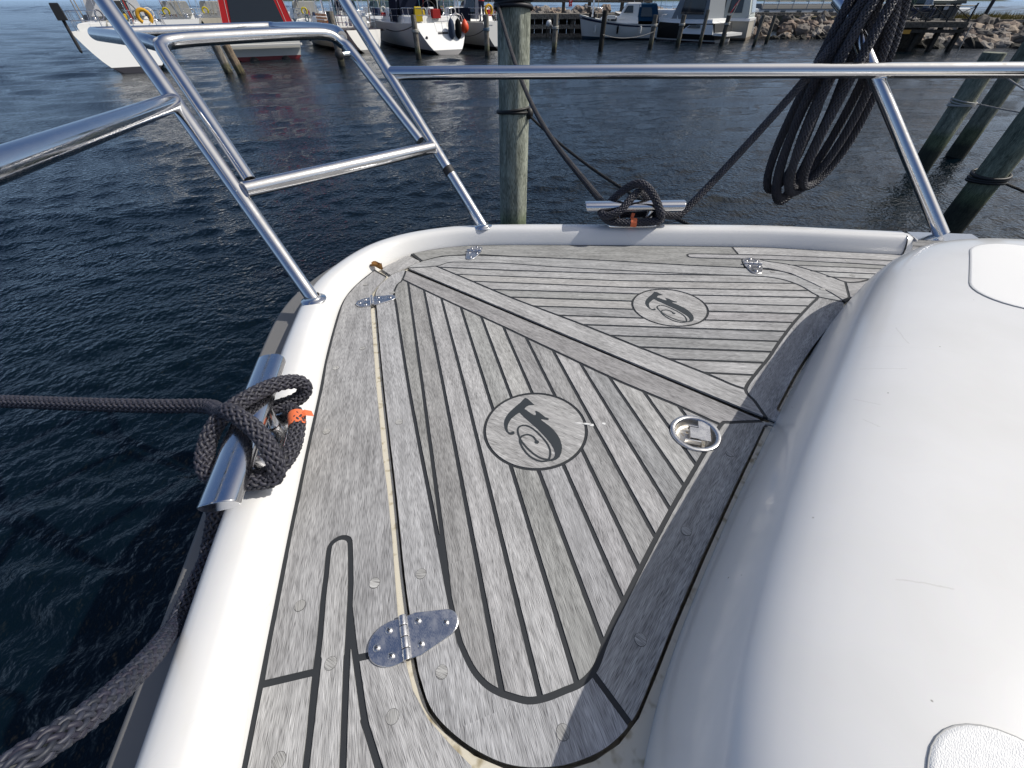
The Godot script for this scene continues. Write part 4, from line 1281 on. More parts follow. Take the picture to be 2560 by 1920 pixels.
func build_harbour() -> void:
	var white := Color(0.74, 0.74, 0.72)
	var grey := Color(0.50, 0.50, 0.48)
	var navy := Color(0.012, 0.016, 0.035)
	var black := Color(0.012, 0.012, 0.013)
	bilge = 0.30
	# ---- white yacht seen from astern, far left
	var t := boat("sailing_yacht", "white sailing yacht with broad plain transom and yellow lifebuoy, next to the red-canopied cruiser", sea(352, 177), -33.0, 11.5, 3.5, 0.93, 1.32, 1.55, 0.75, white, Color(0.02, 0.022, 0.03), Color(0.03, 0.035, 0.05))
	for k in 3:
		var mb := MB.new()
		mb.grid([fix_row(11.5, 3.5, 0.93, 1.32, 1.55, 0.75, 0.15 + 0.07 * k, 0.004), fix_row(11.5, 3.5, 0.93, 1.32, 1.55, 0.75, 0.18 + 0.07 * k, 0.004)], black)
		put("hull_stripe", mb, M.paint, t)
	var w1 := 3.5 * 0.5 * 0.93
	pane(t, "transom_locker", [Vector3(-0.36, 0.62, -0.75), Vector3(-0.36, 0.62, 0.75), Vector3(-0.16, 0.98, 0.95), Vector3(-0.16, 0.98, -0.95)], M.offwhite, Color.WHITE, 0.03)
	pane(t, "name_plate", [Vector3(-0.345, 0.655, -0.25), Vector3(-0.345, 0.655, 0.45), Vector3(-0.30, 0.72, 0.45), Vector3(-0.30, 0.72, -0.25)], M.paint, Color(0.25, 0.25, 0.25), 0.05)
	blob(t, "exhaust", Vector3(-0.54, 0.33, 0.15), [[0.001, 0.03], [0.04, 0.028], [0.05, 0.0]], M.rubber, Color.WHITE, Basis(Vector3.BACK, PI / 2))
	stern_rail(t, 11.5, 3.5, 0.93, 1.32)
	lifelines(t, 11.5, 3.5, 0.93, 1.32, 1.55)
	rig(t, 11.5, 1.45, 14.0, navy)
	trunk(t, "cockpit_coaming", 0.5, 3.4, 1.25, 1.55, 2.9, 2.7, 0.1, 0.1, white)
	trunk(t, "cabin", 3.3, 8.0, 1.25, 1.85, 2.3, 1.5, 0.3, 1.2, white)
	trunk(t, "sprayhood", 3.2, 4.6, 1.7, 2.35, 2.1, 1.8, 0.2, 0.9, Color(0.42, 0.43, 0.44), M.cloth)
	pane(t, "companionway", [Vector3(3.15, 1.35, -0.35), Vector3(3.15, 1.35, 0.55), Vector3(3.25, 2.2, 0.55), Vector3(3.25, 2.2, -0.35)], M.rubber)
	ring(t, "steering_wheel", Vector3(1.3, 1.75, 0.35), Basis(Vector3.UP, PI / 2), 0.52, 0.018, M.rubber, Color.WHITE)
	trunk(t, "binnacle", 1.35, 1.75, 1.25, 1.95, 0.4, 0.35, 0.05, 0.05, Color(0.35, 0.35, 0.35))
	ring(t, "lifebuoy", Vector3(0.12, 1.72, 1.05), Basis(Vector3.UP, PI / 2), 0.22, 0.07, M.cloth, Color(0.62, 0.34, 0.04), -0.9, PI + 0.9)
	for k in 4: bar(t, "rope_hank", [Vector3(0.3, 1.3 + 0.05 * k, -0.5 + 0.05 * k), Vector3(0.35, 1.62, -0.3), Vector3(0.5, 1.35 + 0.04 * k, 0.0)], 0.02, M.rope, Color(0.35, 0.34, 0.3))
	gear(t, 0.3, 7.5, 1.5, 1.4, 34, 1)
	var om := thing("outboard_motor", "black outboard motor clamped to the stern rail of the far left yacht", "motor", Transform3D(t.basis, t.transform * Vector3(0.0, 0.9, -1.62)))
	trunk(om, "cowling", -0.28, 0.12, 0.75, 1.25, 0.30, 0.28, 0.05, 0.05, black)
	bar(om, "shaft", [Vector3(-0.1, 0.8, 0), Vector3(-0.22, -0.1, 0)], 0.06, M.rubber)
	bar(om, "bracket", [Vector3(0.1, 0.55, 0), Vector3(-0.12, 0.62, 0)], 0.04, M.rubber)
	blob(om, "skeg", Vector3(-0.22, -0.25, 0), [[0.001, 0.0], [0.05, 0.06], [0.05, 0.16], [0.001, 0.2]], M.rubber, Color.WHITE)
	bilge = 0.82
	# ---- cruiser with red canvas
	var red := Color(0.40, 0.025, 0.03)
	t = boat("motor_cruiser", "white motor cruiser under a red canvas canopy with a large clear window", sea(676, 149), -26.0, 9.5, 3.6, 0.96, 1.0, 1.5, 0.12, Color(0.55, 0.55, 0.52), Color(0.18, 0.012, 0.015), black)
	pane(t, "swim_platform", [Vector3(-0.12, 0.60, -1.74), Vector3(-0.65, 0.60, -1.66), Vector3(-0.65, 0.60, 1.66), Vector3(-0.12, 0.60, 1.74)], M.offwhite, Color.WHITE, 0.07)
	for s in [-0.75, 0.75]:
		blob(t, "drive_leg", Vector3(-0.28, -0.10, s), [[0.22, -0.2], [0.23, 0.05], [0.20, 0.16], [0.10, 0.24], [0.001, 0.26]], M.rubber, Color.WHITE)
	for k in 5: blob(t, "fender_holder", Vector3(-0.03, 0.92, 0.72 + 0.18 * k), [[0.07, 0.0], [0.07, -0.02], [0.001, -0.03]], M.rubber, Color.WHITE, Basis(Vector3.BACK, -PI / 2))
	# canopy: a loft that narrows upwards, panels and windows
	var cz0 := 1.68; var cz1 := 1.32
	for pn in [[[0.10, 1.0, -cz0], [0.10, 1.0, cz0], [0.55, 2.75, cz1], [0.55, 2.75, -cz1]], [[0.10, 1.0, cz0], [3.6, 1.1, cz0], [3.2, 2.75, cz1], [0.55, 2.75, cz1]], [[3.6, 1.1, -cz0], [0.10, 1.0, -cz0], [0.55, 2.75, -cz1], [3.2, 2.75, -cz1]], [[0.55, 2.75, -cz1], [0.55, 2.75, cz1], [3.2, 2.75, cz1], [3.2, 2.75, -cz1]]]:
		var q := []
		for c in pn: q.append(Vector3(c[0], c[1], c[2]))
		pane(t, "canvas_panel", q, M.cloth, red, 0.03)
	pane(t, "canopy_window", [Vector3(0.155, 1.28, -1.22), Vector3(0.155, 1.28, 1.22), Vector3(0.46, 2.45, 0.98), Vector3(0.46, 2.45, -0.98)], M.glass, Color.WHITE, 0.05)
	pane(t, "canopy_window", [Vector3(0.7, 1.4, cz0 - 0.055), Vector3(2.9, 1.45, cz0 - 0.06), Vector3(2.7, 2.45, cz1 + 0.085), Vector3(0.85, 2.45, cz1 + 0.085)], M.glass, Color.WHITE, 0.05)
	for s in [-1.0, 1.0]:
		bar(t, "canopy_seam", [Vector3(0.085, 1.0, 1.36 * s), Vector3(0.52, 2.72, 1.08 * s)], 0.012, M.paint, Color(0.6, 0.45, 0.42))
		bar(t, "canopy_seam", [Vector3(0.085, 1.0, cz0 * s), Vector3(0.53, 2.75, cz1 * s)], 0.016, M.paint, Color(0.55, 0.35, 0.33))
	bar(t, "boarding_hoop", [Vector3(-0.02, 1.0, -0.1), Vector3(-0.03, 1.32, -0.08), Vector3(-0.03, 1.36, 0.0), Vector3(-0.03, 1.36, 0.42), Vector3(-0.03, 1.32, 0.5), Vector3(-0.02, 1.0, 0.52)], 0.016, M.chrome)
	trunk(t, "cabin", 3.2, 7.5, 1.05, 2.2, 2.9, 1.9, 0.5, 1.6, white)
	bilge = 0.34
	gear(t, 3.6, 8.5, 1.5, 1.3, 14, 2)
	# ---- sailing boat with a varnished panel
	t = boat("sailing_boat", "old white sailing boat with a varnished slatted cockpit panel and round stern", sea(920, 131), -41.0, 9.0, 2.9, 0.72, 1.0, 1.35, 0.45, Color(0.60, 0.59, 0.55), Color(0.05, 0.05, 0.05), Color(0.03, 0.028, 0.026))
	for k in 5: pane(t, "varnished_slat", [Vector3(1.8, 1.0 + 0.14 * k, -1.30), Vector3(3.1, 1.02 + 0.14 * k, -1.36), Vector3(3.1, 1.12 + 0.14 * k, -1.36), Vector3(1.8, 1.10 + 0.14 * k, -1.30)], M.paint, Color(0.36, 0.15, 0.035), 0.04)
	stern_rail(t, 9.0, 2.9, 0.72, 1.0)
	lifelines(t, 9.0, 2.9, 0.72, 1.0, 1.35)
	rig(t, 9.0, 1.2, 12.0, Color(0.1, 0.1, 0.11))
	trunk(t, "cabin", 3.0, 6.6, 0.95, 1.5, 2.0, 1.2, 0.1, 0.7, white)
	pane(t, "cabin_window", [Vector3(3.5, 1.15, -0.965), Vector3(4.4, 1.15, -0.90), Vector3(4.4, 1.33, -0.86), Vector3(3.5, 1.33, -0.925)], M.glass)
	trunk(t, "rail_stripe", 0.1, 3.0, 0.93, 1.02, 2.75, 2.85, 0, 0, Color(0.05, 0.035, 0.03))
	for k in 2: blob(t, "fender", Vector3(0.55 + 0.55 * k, 0.35, -1.16 - 0.09 * k), FENDER, M.cloth, [Color(0.05, 0.05, 0.06), Color(0.14, 0.14, 0.2)][k])
	blob(t, "fender", Vector3(4.6, 0.35, -1.54), FENDER, M.cloth, black)
	bar(t, "chrome_hoop", [Vector3(0.15, 1.0, -0.5), Vector3(0.1, 1.75, -0.5), Vector3(0.1, 1.8, -0.3), Vector3(0.1, 1.8, 0.4), Vector3(0.15, 1.0, 0.45)], 0.02, M.chrome)
	gear(t, 0.3, 7.0, 1.15, 1.2, 40, 3)
	# ---- yacht with fenders on its stern
	t = boat("sailing_yacht", "white sailing yacht with two dark fenders and an orange ball hung on its stern", sea(1108, 133), -33.0, 11.0, 3.4, 0.92, 1.32, 1.6, 0.85, white, navy, Color(0.012, 0.015, 0.04))
	pane(t, "bathing_step", [Vector3(-0.40, 0.56, -0.55), Vector3(-0.40, 0.56, 1.15), Vector3(0.02, 1.34, 1.2), Vector3(0.02, 1.34, -0.25)], M.offwhite, Color.WHITE, 0.05)
	pane(t, "transom_hatch", [Vector3(-0.22, 0.95, -0.38), Vector3(-0.22, 0.95, 0.30), Vector3(0.02, 1.33, 0.30), Vector3(0.02, 1.33, -0.38)], M.white, Color.WHITE, 0.05)
	pane(t, "vent_slot", [Vector3(-0.30, 0.86, -0.32), Vector3(-0.30, 0.86, 0.28), Vector3(-0.25, 0.92, 0.28), Vector3(-0.25, 0.92, -0.32)], M.rubber, Color.WHITE, 0.06)
	var tm := TextMesh.new()
	tm.text = "GAIA"; tm.font_size = 32; tm.pixel_size = 0.0055; tm.depth = 0.01
	var fnt := SystemFont.new(); fnt.font_names = PackedStringArray(["Droid Sans"])
	tm.font = fnt
	var tx := MeshInstance3D.new()
	tx.name = "boat_name"; tx.mesh = tm; tx.material_override = mat(lin(0.08, 0.09, 0.1))
	tx.transform = Transform3D(Basis(Vector3(0, 0, 1), Vector3(0.45, 0.89, 0).normalized(), Vector3(-0.89, 0.45, 0).normalized()), Vector3(-0.52, 0.46, 0.35))
	t.add_child(tx, true)
	blob(t, "stern_port", Vector3(-0.40, 0.73, -1.1), [[0.001, 0.03], [0.06, 0.03], [0.07, 0.0]], M.rubber, Color.WHITE, Basis(Vector3.BACK, PI / 2))
	stern_rail(t, 11.0, 3.4, 0.92, 1.32)
	lifelines(t, 11.0, 3.4, 0.92, 1.32, 1.6)
	rig(t, 11.0, 1.5, 14.0, navy)
	trunk(t, "cockpit_coaming", 0.3, 3.2, 1.25, 1.58, 2.9, 2.6, 0.1, 0.1, white)
	trunk(t, "cabin", 3.2, 7.6, 1.25, 1.9, 2.2, 1.4, 0.3, 1.0, white)
	pane(t, "cabin_window", [Vector3(4.0, 1.5, -1.03), Vector3(5.6, 1.5, -0.88), Vector3(5.4, 1.74, -0.83), Vector3(4.1, 1.74, -0.97)], M.glass)
	trunk(t, "sprayhood", 2.9, 4.3, 1.6, 2.6, 2.3, 2.0, 0.1, 0.9, navy, M.cloth)
	pane(t, "cloth_screen", [Vector3(2.6, 1.3, -1.50), Vector3(3.7, 1.3, -1.52), Vector3(3.7, 2.3, -1.45), Vector3(2.6, 2.3, -1.43)], M.cloth, navy, 0.03)
	pane(t, "dark_awning", [Vector3(1.2, 1.5, 0.95), Vector3(2.9, 1.5, 1.1), Vector3(2.9, 2.7, 0.5), Vector3(2.0, 2.7, 0.4)], M.cloth, black, 0.03)
	ring(t, "steering_wheel", Vector3(0.95, 1.75, -0.2), Basis(Vector3.UP, PI / 2), 0.46, 0.016, M.rubber, Color.WHITE)
	trunk(t, "binnacle", 1.0, 1.35, 1.3, 1.95, 0.35, 0.3, 0.05, 0.05, white)
	trunk(t, "yellow_bag", 0.1, 0.3, 1.38, 1.98, 0.42, 0.40, 0.02, 0.02, Color(0.44, 0.32, 0.03), M.cloth).position = Vector3(0, 0, -1.2)
	bar(t, "stern_arch", [Vector3(0.1, 1.3, 0.5), Vector3(0.05, 1.6, 0.75), Vector3(0.05, 1.72, 1.0), Vector3(0.05, 1.6, 1.35), Vector3(0.1, 1.3, 1.5)], 0.02, M.chrome)
	gear(t, 0.3, 7.5, 1.5, 1.4, 40, 4)
	var stern := t.transform
	for k in 2:
		var ft := thing("fender", ["slate blue fender hanging on the yacht's stern beside the black one", "black fender hanging between the blue fender and the orange ball"][k], "fender", Transform3D(stern.basis, stern * Vector3(-0.42 - 0.02 * k, 0.62, 0.45 + 0.42 * k)))
		blob(ft, "body", Vector3.ZERO, [[0.001, 0.0], [0.07, 0.02], [0.16, 0.14], [0.185, 0.35], [0.18, 0.6], [0.13, 0.78], [0.05, 0.86], [0.001, 0.9]], M.cloth, [Color(0.045, 0.06, 0.095), black][k])
		bar(ft, "lanyard", [Vector3(0, 0.88, 0), Vector3(0.3, 1.25, 0)], 0.012, M.rope, Color(0.1, 0.1, 0.1))
	var ob := thing("buoy", "orange ball fender hanging on the yacht's stern", "fender", Transform3D(stern.basis, stern * Vector3(-0.40, 0.85, 1.32)))
	blob(ob, "body", Vector3.ZERO, BALL, M.paint, Color(0.75, 0.075, 0.018))
	bar(ob, "lanyard", [Vector3(0, 0.62, 0), Vector3(0.3, 0.85, 0)], 0.012, M.rope, Color(0.3, 0.3, 0.3))
	# ---- next yacht, half behind the tall pile
	t = boat("sailing_yacht", "grey-white sailing yacht with navy cloths and a flag, half hidden by the tall pile", sea(1262, 124), -33.0, 11.0, 3.4, 0.9, 1.3, 1.55, 0.3, Color(0.56, 0.56, 0.54), Color(0.03, 0.03, 0.035), black)
	stern_rail(t, 11.0, 3.4, 0.9, 1.3)
	lifelines(t, 11.0, 3.4, 0.9, 1.3, 1.55)
	rig(t, 11.0, 1.5, 14.0, navy)
	pane(t, "cloth_screen", [Vector3(1.5, 1.3, -1.52), Vector3(4.0, 1.3, -1.66), Vector3(4.0, 1.9, -1.64), Vector3(1.5, 1.9, -1.50)], M.cloth, navy, 0.03)
	trunk(t, "cabin", 3.2, 7.6, 1.25, 1.9, 2.2, 1.4, 0.3, 1.0, white)
	pane(t, "cockpit_tent", [Vector3(1.0, 1.4, -1.2), Vector3(3.0, 1.4, -1.3), Vector3(3.0, 2.7, -0.9), Vector3(1.4, 2.7, -0.9)], M.cloth, Color(0.42, 0.42, 0.42), 0.03)
	pane(t, "tent_window", [Vector3(1.5, 1.65, -1.18), Vector3(2.7, 1.65, -1.25), Vector3(2.7, 2.4, -1.03), Vector3(1.7, 2.4, -1.02)], M.glass, Color.WHITE, 0.05)
	ring(t, "lifebuoy", Vector3(0.15, 1.8, -1.0), Basis(Vector3.UP, PI / 2), 0.22, 0.07, M.cloth, Color(0.62, 0.36, 0.04), -0.9, PI + 0.9)
	bar(t, "flag_pole", [Vector3(-0.1, 1.3, -0.75), Vector3(-0.65, 2.7, -0.75)], 0.016, M.paint, Color(0.5, 0.45, 0.38))
	gear(t, 0.4, 7.5, 1.5, 1.4, 36, 5)
	flag(t, Vector3(-0.55, 2.35, -0.75), Vector3(0.02, -0.75, -0.3), Vector3(-0.16, 0.3, 0.06))
	var per := thing("person", "person in a red shirt and pale cap standing on the half-hidden yacht", "person", Transform3D(t.basis, t.transform * Vector3(0.9, 1.28, -1.05)))
	put("figure", figure([[0, 0.92, 0, 0, 1.42, 0, 0.15, 0.19], [0, 1.42, 0, 0, 1.52, 0, 0.07, 0.06], [0, 1.63, 0, 0, 1.68, 0, 0.105, 0.10], [0.0, 1.4, 0.2, 0.08, 1.12, 0.25, 0.055, 0.045], [0.08, 1.12, 0.25, 0.28, 1.05, 0.18, 0.045, 0.035], [0.0, 1.4, -0.2, 0.08, 1.12, -0.25, 0.055, 0.045], [0.08, 1.12, -0.25, 0.28, 1.05, -0.18, 0.045, 0.035], [0, 0.92, 0.1, 0.02, 0.48, 0.11, 0.09, 0.065], [0.02, 0.48, 0.11, -0.02, 0.06, 0.11, 0.06, 0.045], [-0.02, 0.05, 0.11, 0.15, 0.04, 0.11, 0.04, 0.035], [0, 0.92, -0.1, 0.02, 0.48, -0.11, 0.09, 0.065], [0.02, 0.48, -0.11, -0.02, 0.06, -0.11, 0.06, 0.045], [-0.02, 0.05, -0.11, 0.15, 0.04, -0.11, 0.04, 0.035]], [[0.0, Color(0.03, 0.035, 0.06)], [0.93, Color(0.42, 0.05, 0.05)], [1.46, Color(0.42, 0.24, 0.17)], [1.66, Color(0.42, 0.48, 0.52)]]), M.cloth, per)
	bilge = 0.45
	# ---- small white double-ended boat with a blue cover
	t = boat("motor_boat", "small white double-ended boat with a navy stripe and blue canvas wheelhouse", sea(1664, 99), -82.0, 6.9, 2.6, 0.35, 0.95, 1.45, -0.15, white, Color(0.03, 0.06, 0.09), Color(0.02, 0.05, 0.08))
	var mb2 := MB.new()
	mb2.grid([fix_row(6.9, 2.6, 0.35, 0.95, 1.45, -0.15, 0.83, 0.012), fix_row(6.9, 2.6, 0.35, 0.95, 1.45, -0.15, 0.93, 0.012)], Color(0.02, 0.03, 0.07))
	put("rub_stripe", mb2, M.paint, t)
	var fr := trunk(t, "cabin", 2.4, 5.6, 0.95, 1.35, 1.9, 1.0, 0.1, 0.5, white)
	trunk(t, "wheelhouse", 2.3, 3.9, 1.2, 2.12, 1.7, 1.5, 0.1, 0.55, white)
	pane(t, "wheelhouse_window", [Vector3(2.9, 1.55, -0.81), Vector3(3.6, 1.55, -0.78), Vector3(3.35, 1.95, -0.75), Vector3(2.95, 1.95, -0.765)], M.glass, Color.WHITE, 0.05)
	for k in 2: pane(t, "cabin_window", [Vector3(4.05 + 0.55 * k, 1.08, -0.735 + 0.15 * k), Vector3(4.45 + 0.55 * k, 1.08, -0.625 + 0.15 * k), Vector3(4.45 + 0.55 * k, 1.28, -0.60 + 0.15 * k), Vector3(4.05 + 0.55 * k, 1.28, -0.71 + 0.15 * k)], M.glass, Color.WHITE, 0.05)
	trunk(t, "canvas_cover", 0.9, 2.5, 1.1, 2.08, 1.9, 1.7, 0.35, 0.0, Color(0.015, 0.05, 0.10), M.cloth)
	pane(t, "cover_window", [Vector3(1.45, 1.35, -0.92), Vector3(2.3, 1.35, -0.875), Vector3(2.3, 1.85, -0.815), Vector3(1.6, 1.85, -0.85)], M.glass, Color.WHITE, 0.05)
	pane(t, "cover_window", [Vector3(0.98, 1.35, -0.5), Vector3(0.98, 1.35, 0.5), Vector3(1.15, 1.9, 0.45), Vector3(1.15, 1.9, -0.45)], M.glass, Color.WHITE, 0.06)
	bar(t, "mast", [Vector3(5.9, 1.3, 0), Vector3(5.9, 8.0, 0)], 0.07, M.chrome, Color.WHITE, 10)
	bar(t, "boom", [Vector3(5.85, 2.3, 0), Vector3(2.2, 2.35, 0)], 0.05, M.chrome)
	var sc := MB.new()
	sc.tube(PackedVector3Array([Vector3(4.0, 2.42, 0), Vector3(3.2, 2.38, 0), Vector3(2.3, 2.35, 0), Vector3(1.6, 2.33, 0)]), [0.2, 0.17, 0.13, 0.09], 10, navy)
	put("sail_cover", sc, M.cloth, t)
	for k in 3: blob(t, "fender", Vector3(5.6 - 1.7 * k, 0.35, -0.80 - [0.05, 0.42, 0.52][k]), [[0.001, 0.0], [0.05, 0.03], [0.075, 0.12], [0.075, 0.4], [0.04, 0.48], [0.001, 0.5]], M.cloth, [Color(0.6, 0.6, 0.58), black, Color(0.6, 0.6, 0.58)][k])
	bar(t, "bow_rail", [Vector3(5.0, 1.25, -0.8), Vector3(5.2, 1.8, -0.75), Vector3(6.7, 1.95, -0.1), Vector3(6.8, 1.95, 0.0), Vector3(6.7, 1.95, 0.1), Vector3(5.2, 1.8, 0.75), Vector3(5.0, 1.25, 0.8)], 0.016, M.chrome)
	bar(t, "stern_rail", [Vector3(0.9, 0.95, -0.9), Vector3(0.7, 1.45, -0.85), Vector3(0.1, 1.5, -0.3), Vector3(0.1, 1.5, 0.3), Vector3(0.7, 1.45, 0.85), Vector3(0.9, 0.95, 0.9)], 0.016, M.chrome)
	bilge = 0.8
	gear(t, 0.6, 6.0, 1.2, 0.8, 12, 6)
	# ---- dark-sided cruiser
	t = boat("motor_cruiser", "sports cruiser with black hull sides and a white bathing platform carrying a flag", sea(1797, 105), -45.0, 9.5, 3.1, 0.95, 1.05, 1.6, 0.25, black, Color(0.5, 0.5, 0.5), Color(0.10, 0.012, 0.012))
	pane(t, "bathing_platform", [Vector3(0.0, 0.48, -1.45), Vector3(-1.0, 0.45, -1.3), Vector3(-1.0, 0.45, 1.3), Vector3(0.0, 0.48, 1.45)], M.white, Color.WHITE, 0.14)
	trunk(t, "white_quarter", -0.08, 2.6, 0.45, 1.12, 3.14, 3.16, 0.25, 1.0, white)
	trunk(t, "deck_house", 0.2, 7.5, 1.0, 1.28, 2.9, 2.0, 0.1, 0.9, white)
	trunk(t, "cabin", 3.0, 7.2, 1.2, 1.75, 2.4, 1.4, 0.4, 1.4, white)
	trunk(t, "grey_canopy", 0.7, 3.6, 1.25, 2.7, 2.6, 2.3, 0.25, 0.5, Color(0.22, 0.24, 0.26), M.cloth)
	pane(t, "canopy_window", [Vector3(1.1, 1.5, -1.27), Vector3(2.9, 1.5, -1.2), Vector3(2.8, 2.3, -1.16), Vector3(1.15, 2.3, -1.23)], M.glass, Color.WHITE, 0.05)
	bar(t, "flag_pole", [Vector3(-0.1, 1.0, 0.5), Vector3(-0.55, 2.5, 0.5)], 0.016, M.paint, Color(0.5, 0.45, 0.38))
	flag(t, Vector3(-0.5, 2.25, 0.5), Vector3(0.35, -0.75, -0.25), Vector3(-0.14, 0.42, 0.02))
	pane(t, "side_window", [Vector3(1.0, 0.78, -1.575), Vector3(2.0, 0.78, -1.575), Vector3(1.7, 0.95, -1.56), Vector3(1.0, 0.95, -1.56)], M.glass, Color.WHITE, 0.05)
	gear(t, 3.0, 8.0, 1.35, 1.1, 14, 7)
	# ---- cruiser with a light grey tent
	t = boat("motor_cruiser", "beige motor cruiser covered by a pale grey cockpit tent with clear windows", sea(1866, 99), -58.0, 8.5, 3.0, 0.95, 1.15, 1.7, 0.1, Color(0.44, 0.41, 0.35), Color(0.2, 0.17, 0.13), black)
	trunk(t, "gunwale", -0.03, 5.0, 1.1, 1.28, 3.1, 3.1, 0.0, 0.4, white)
	trunk(t, "tent", 0.1, 3.9, 1.25, 2.75, 2.8, 2.5, 0.35, 0.6, Color(0.46, 0.50, 0.49), M.cloth)
	pane(t, "tent_window", [Vector3(0.10, 1.55, -0.85), Vector3(0.10, 1.55, 0.85), Vector3(0.32, 2.4, 0.78), Vector3(0.32, 2.4, -0.78)], M.clear, Color(0.5, 0.55, 0.6), 0.05)
	pane(t, "tent_window", [Vector3(0.7, 1.55, -1.365), Vector3(1.7, 1.55, -1.345), Vector3(1.7, 2.35, -1.29), Vector3(0.8, 2.35, -1.31)], M.glass, Color.WHITE, 0.05)
	pane(t, "tent_window", [Vector3(2.0, 1.55, -1.34), Vector3(3.0, 1.55, -1.32), Vector3(2.9, 2.35, -1.26), Vector3(2.0, 2.35, -1.285)], M.glass, Color.WHITE, 0.05)
	bar(t, "stern_ladder", [Vector3(-0.06, 1.2, 0.8), Vector3(-0.12, 0.3, 0.8), Vector3(-0.12, 0.3, 1.1), Vector3(-0.06, 1.2, 1.1)], 0.018, M.chrome)
	bar(t, "stern_rail", [Vector3(0.3, 1.25, -1.45), Vector3(-0.05, 1.6, -1.4), Vector3(-0.05, 1.6, 1.4), Vector3(0.3, 1.25, 1.45)], 0.016, M.chrome)
	bilge = 0.35
	# ---- yachts moored further back
	var back := [[470, 96, -30.0, 10.0, "moored yacht with white topsides in the back row behind the far left yacht", white], [560, 88, -30.0, 7.5, "weathered small boat in the back row left of the red canopy", Color(0.40, 0.37, 0.30)], [800, 92, -34.0, 10.0, "moored yacht in the back row just right of the red canopy", white], [900, 84, -34.0, 10.5, "moored yacht in the back row behind the varnished-panel boat", grey], [985, 80, -34.0, 10.0, "moored yacht in the back row left of the fendered yacht", white], [1150, 84, -34.0, 10.5, "moored yacht in the back row right of the orange ball", white], [1215, 80, -34.0, 9.5, "moored yacht in the back row behind the person in red", grey]]
	for b in back:
		t = boat("moored_yacht", b[4], sea(b[0], b[1]), b[2], b[3], 3.1, 0.85, 1.15, 1.45, 0.4, b[5], [navy, Color(0.2, 0.02, 0.02), black][int(b[0]) % 3], black, "yachts moored in the back row")
		stern_rail(t, b[3], 3.1, 0.85, 1.15)
		rig(t, b[3], 1.3, 12.0, [navy, Color(0.35, 0.33, 0.3), Color(0.03, 0.08, 0.06)][int(b[1]) % 3])
		trunk(t, "cabin", 2.8, 6.8, 1.1, 1.75, 2.1, 1.2, 0.2, 0.9, white)
		trunk(t, "sprayhood", 2.5, 3.8, 1.4, 2.2, 2.0, 1.8, 0.1, 0.8, [navy, Color(0.05, 0.08, 0.1), Color(0.3, 0.3, 0.28)][int(b[0]) % 3], M.cloth)
		gear(t, 0.3, 7.0, 1.25, 1.3, 26, int(b[0]))
		bar(t, "ensign_staff", [Vector3(0.05, 1.1, 0.3), Vector3(-0.3, 2.5, 0.3)], 0.015, M.paint, Color(0.4, 0.38, 0.33))
		ring(t, "lifebuoy", Vector3(0.1, 1.6, -0.7), Basis(Vector3.UP, PI / 2), 0.2, 0.06, M.cloth, [Color(0.5, 0.4, 0.03), Color(0.6, 0.6, 0.55)][int(b[0]) % 2], -0.9, PI + 0.9)
		for k in 3: blob(t, "fender", Vector3(1.2 + 1.6 * k, 0.4, -1.62), FENDER, M.cloth, [Color(0.5, 0.5, 0.5), navy, Color(0.55, 0.55, 0.5)][k])
	build_pier()
	build_harbour_piles()
	build_shore()

func flag(t: Node3D, at: Vector3, fly: Vector3, hoist: Vector3) -> void:
	# red flag with a white cross, hanging in folds
	for pc in [[0.0, 0.30, 0.0, 0.42, 0], [0.42, 1.0, 0.0, 0.42, 0], [0.0, 0.30, 0.58, 1.0, 0], [0.42, 1.0, 0.58, 1.0, 0], [0.30, 0.42, 0.0, 1.0, 1], [0.0, 0.30, 0.42, 0.58, 1], [0.42, 1.0, 0.42, 0.58, 1]]:
		var rows := []
		for k in 7:
			var a := lerpf(pc[0], pc[1], k / 6.0)
			var row := PackedVector3Array()
			for m in 4:
				var b := lerpf(pc[2], pc[3], m / 3.0)
				row.append(at + fly * a + hoist * b + Vector3(0, 0, 0.05 * sin(a * 11.0 + b * 2.0)) * a)
			rows.append(row)
		var mb := MB.new()
		mb.grid(rows, Color(0.45, 0.015, 0.025) if pc[4] == 0 else Color(0.7, 0.7, 0.68))
		put("flag_field" if pc[4] == 0 else "flag_cross", mb, M.cloth, t)

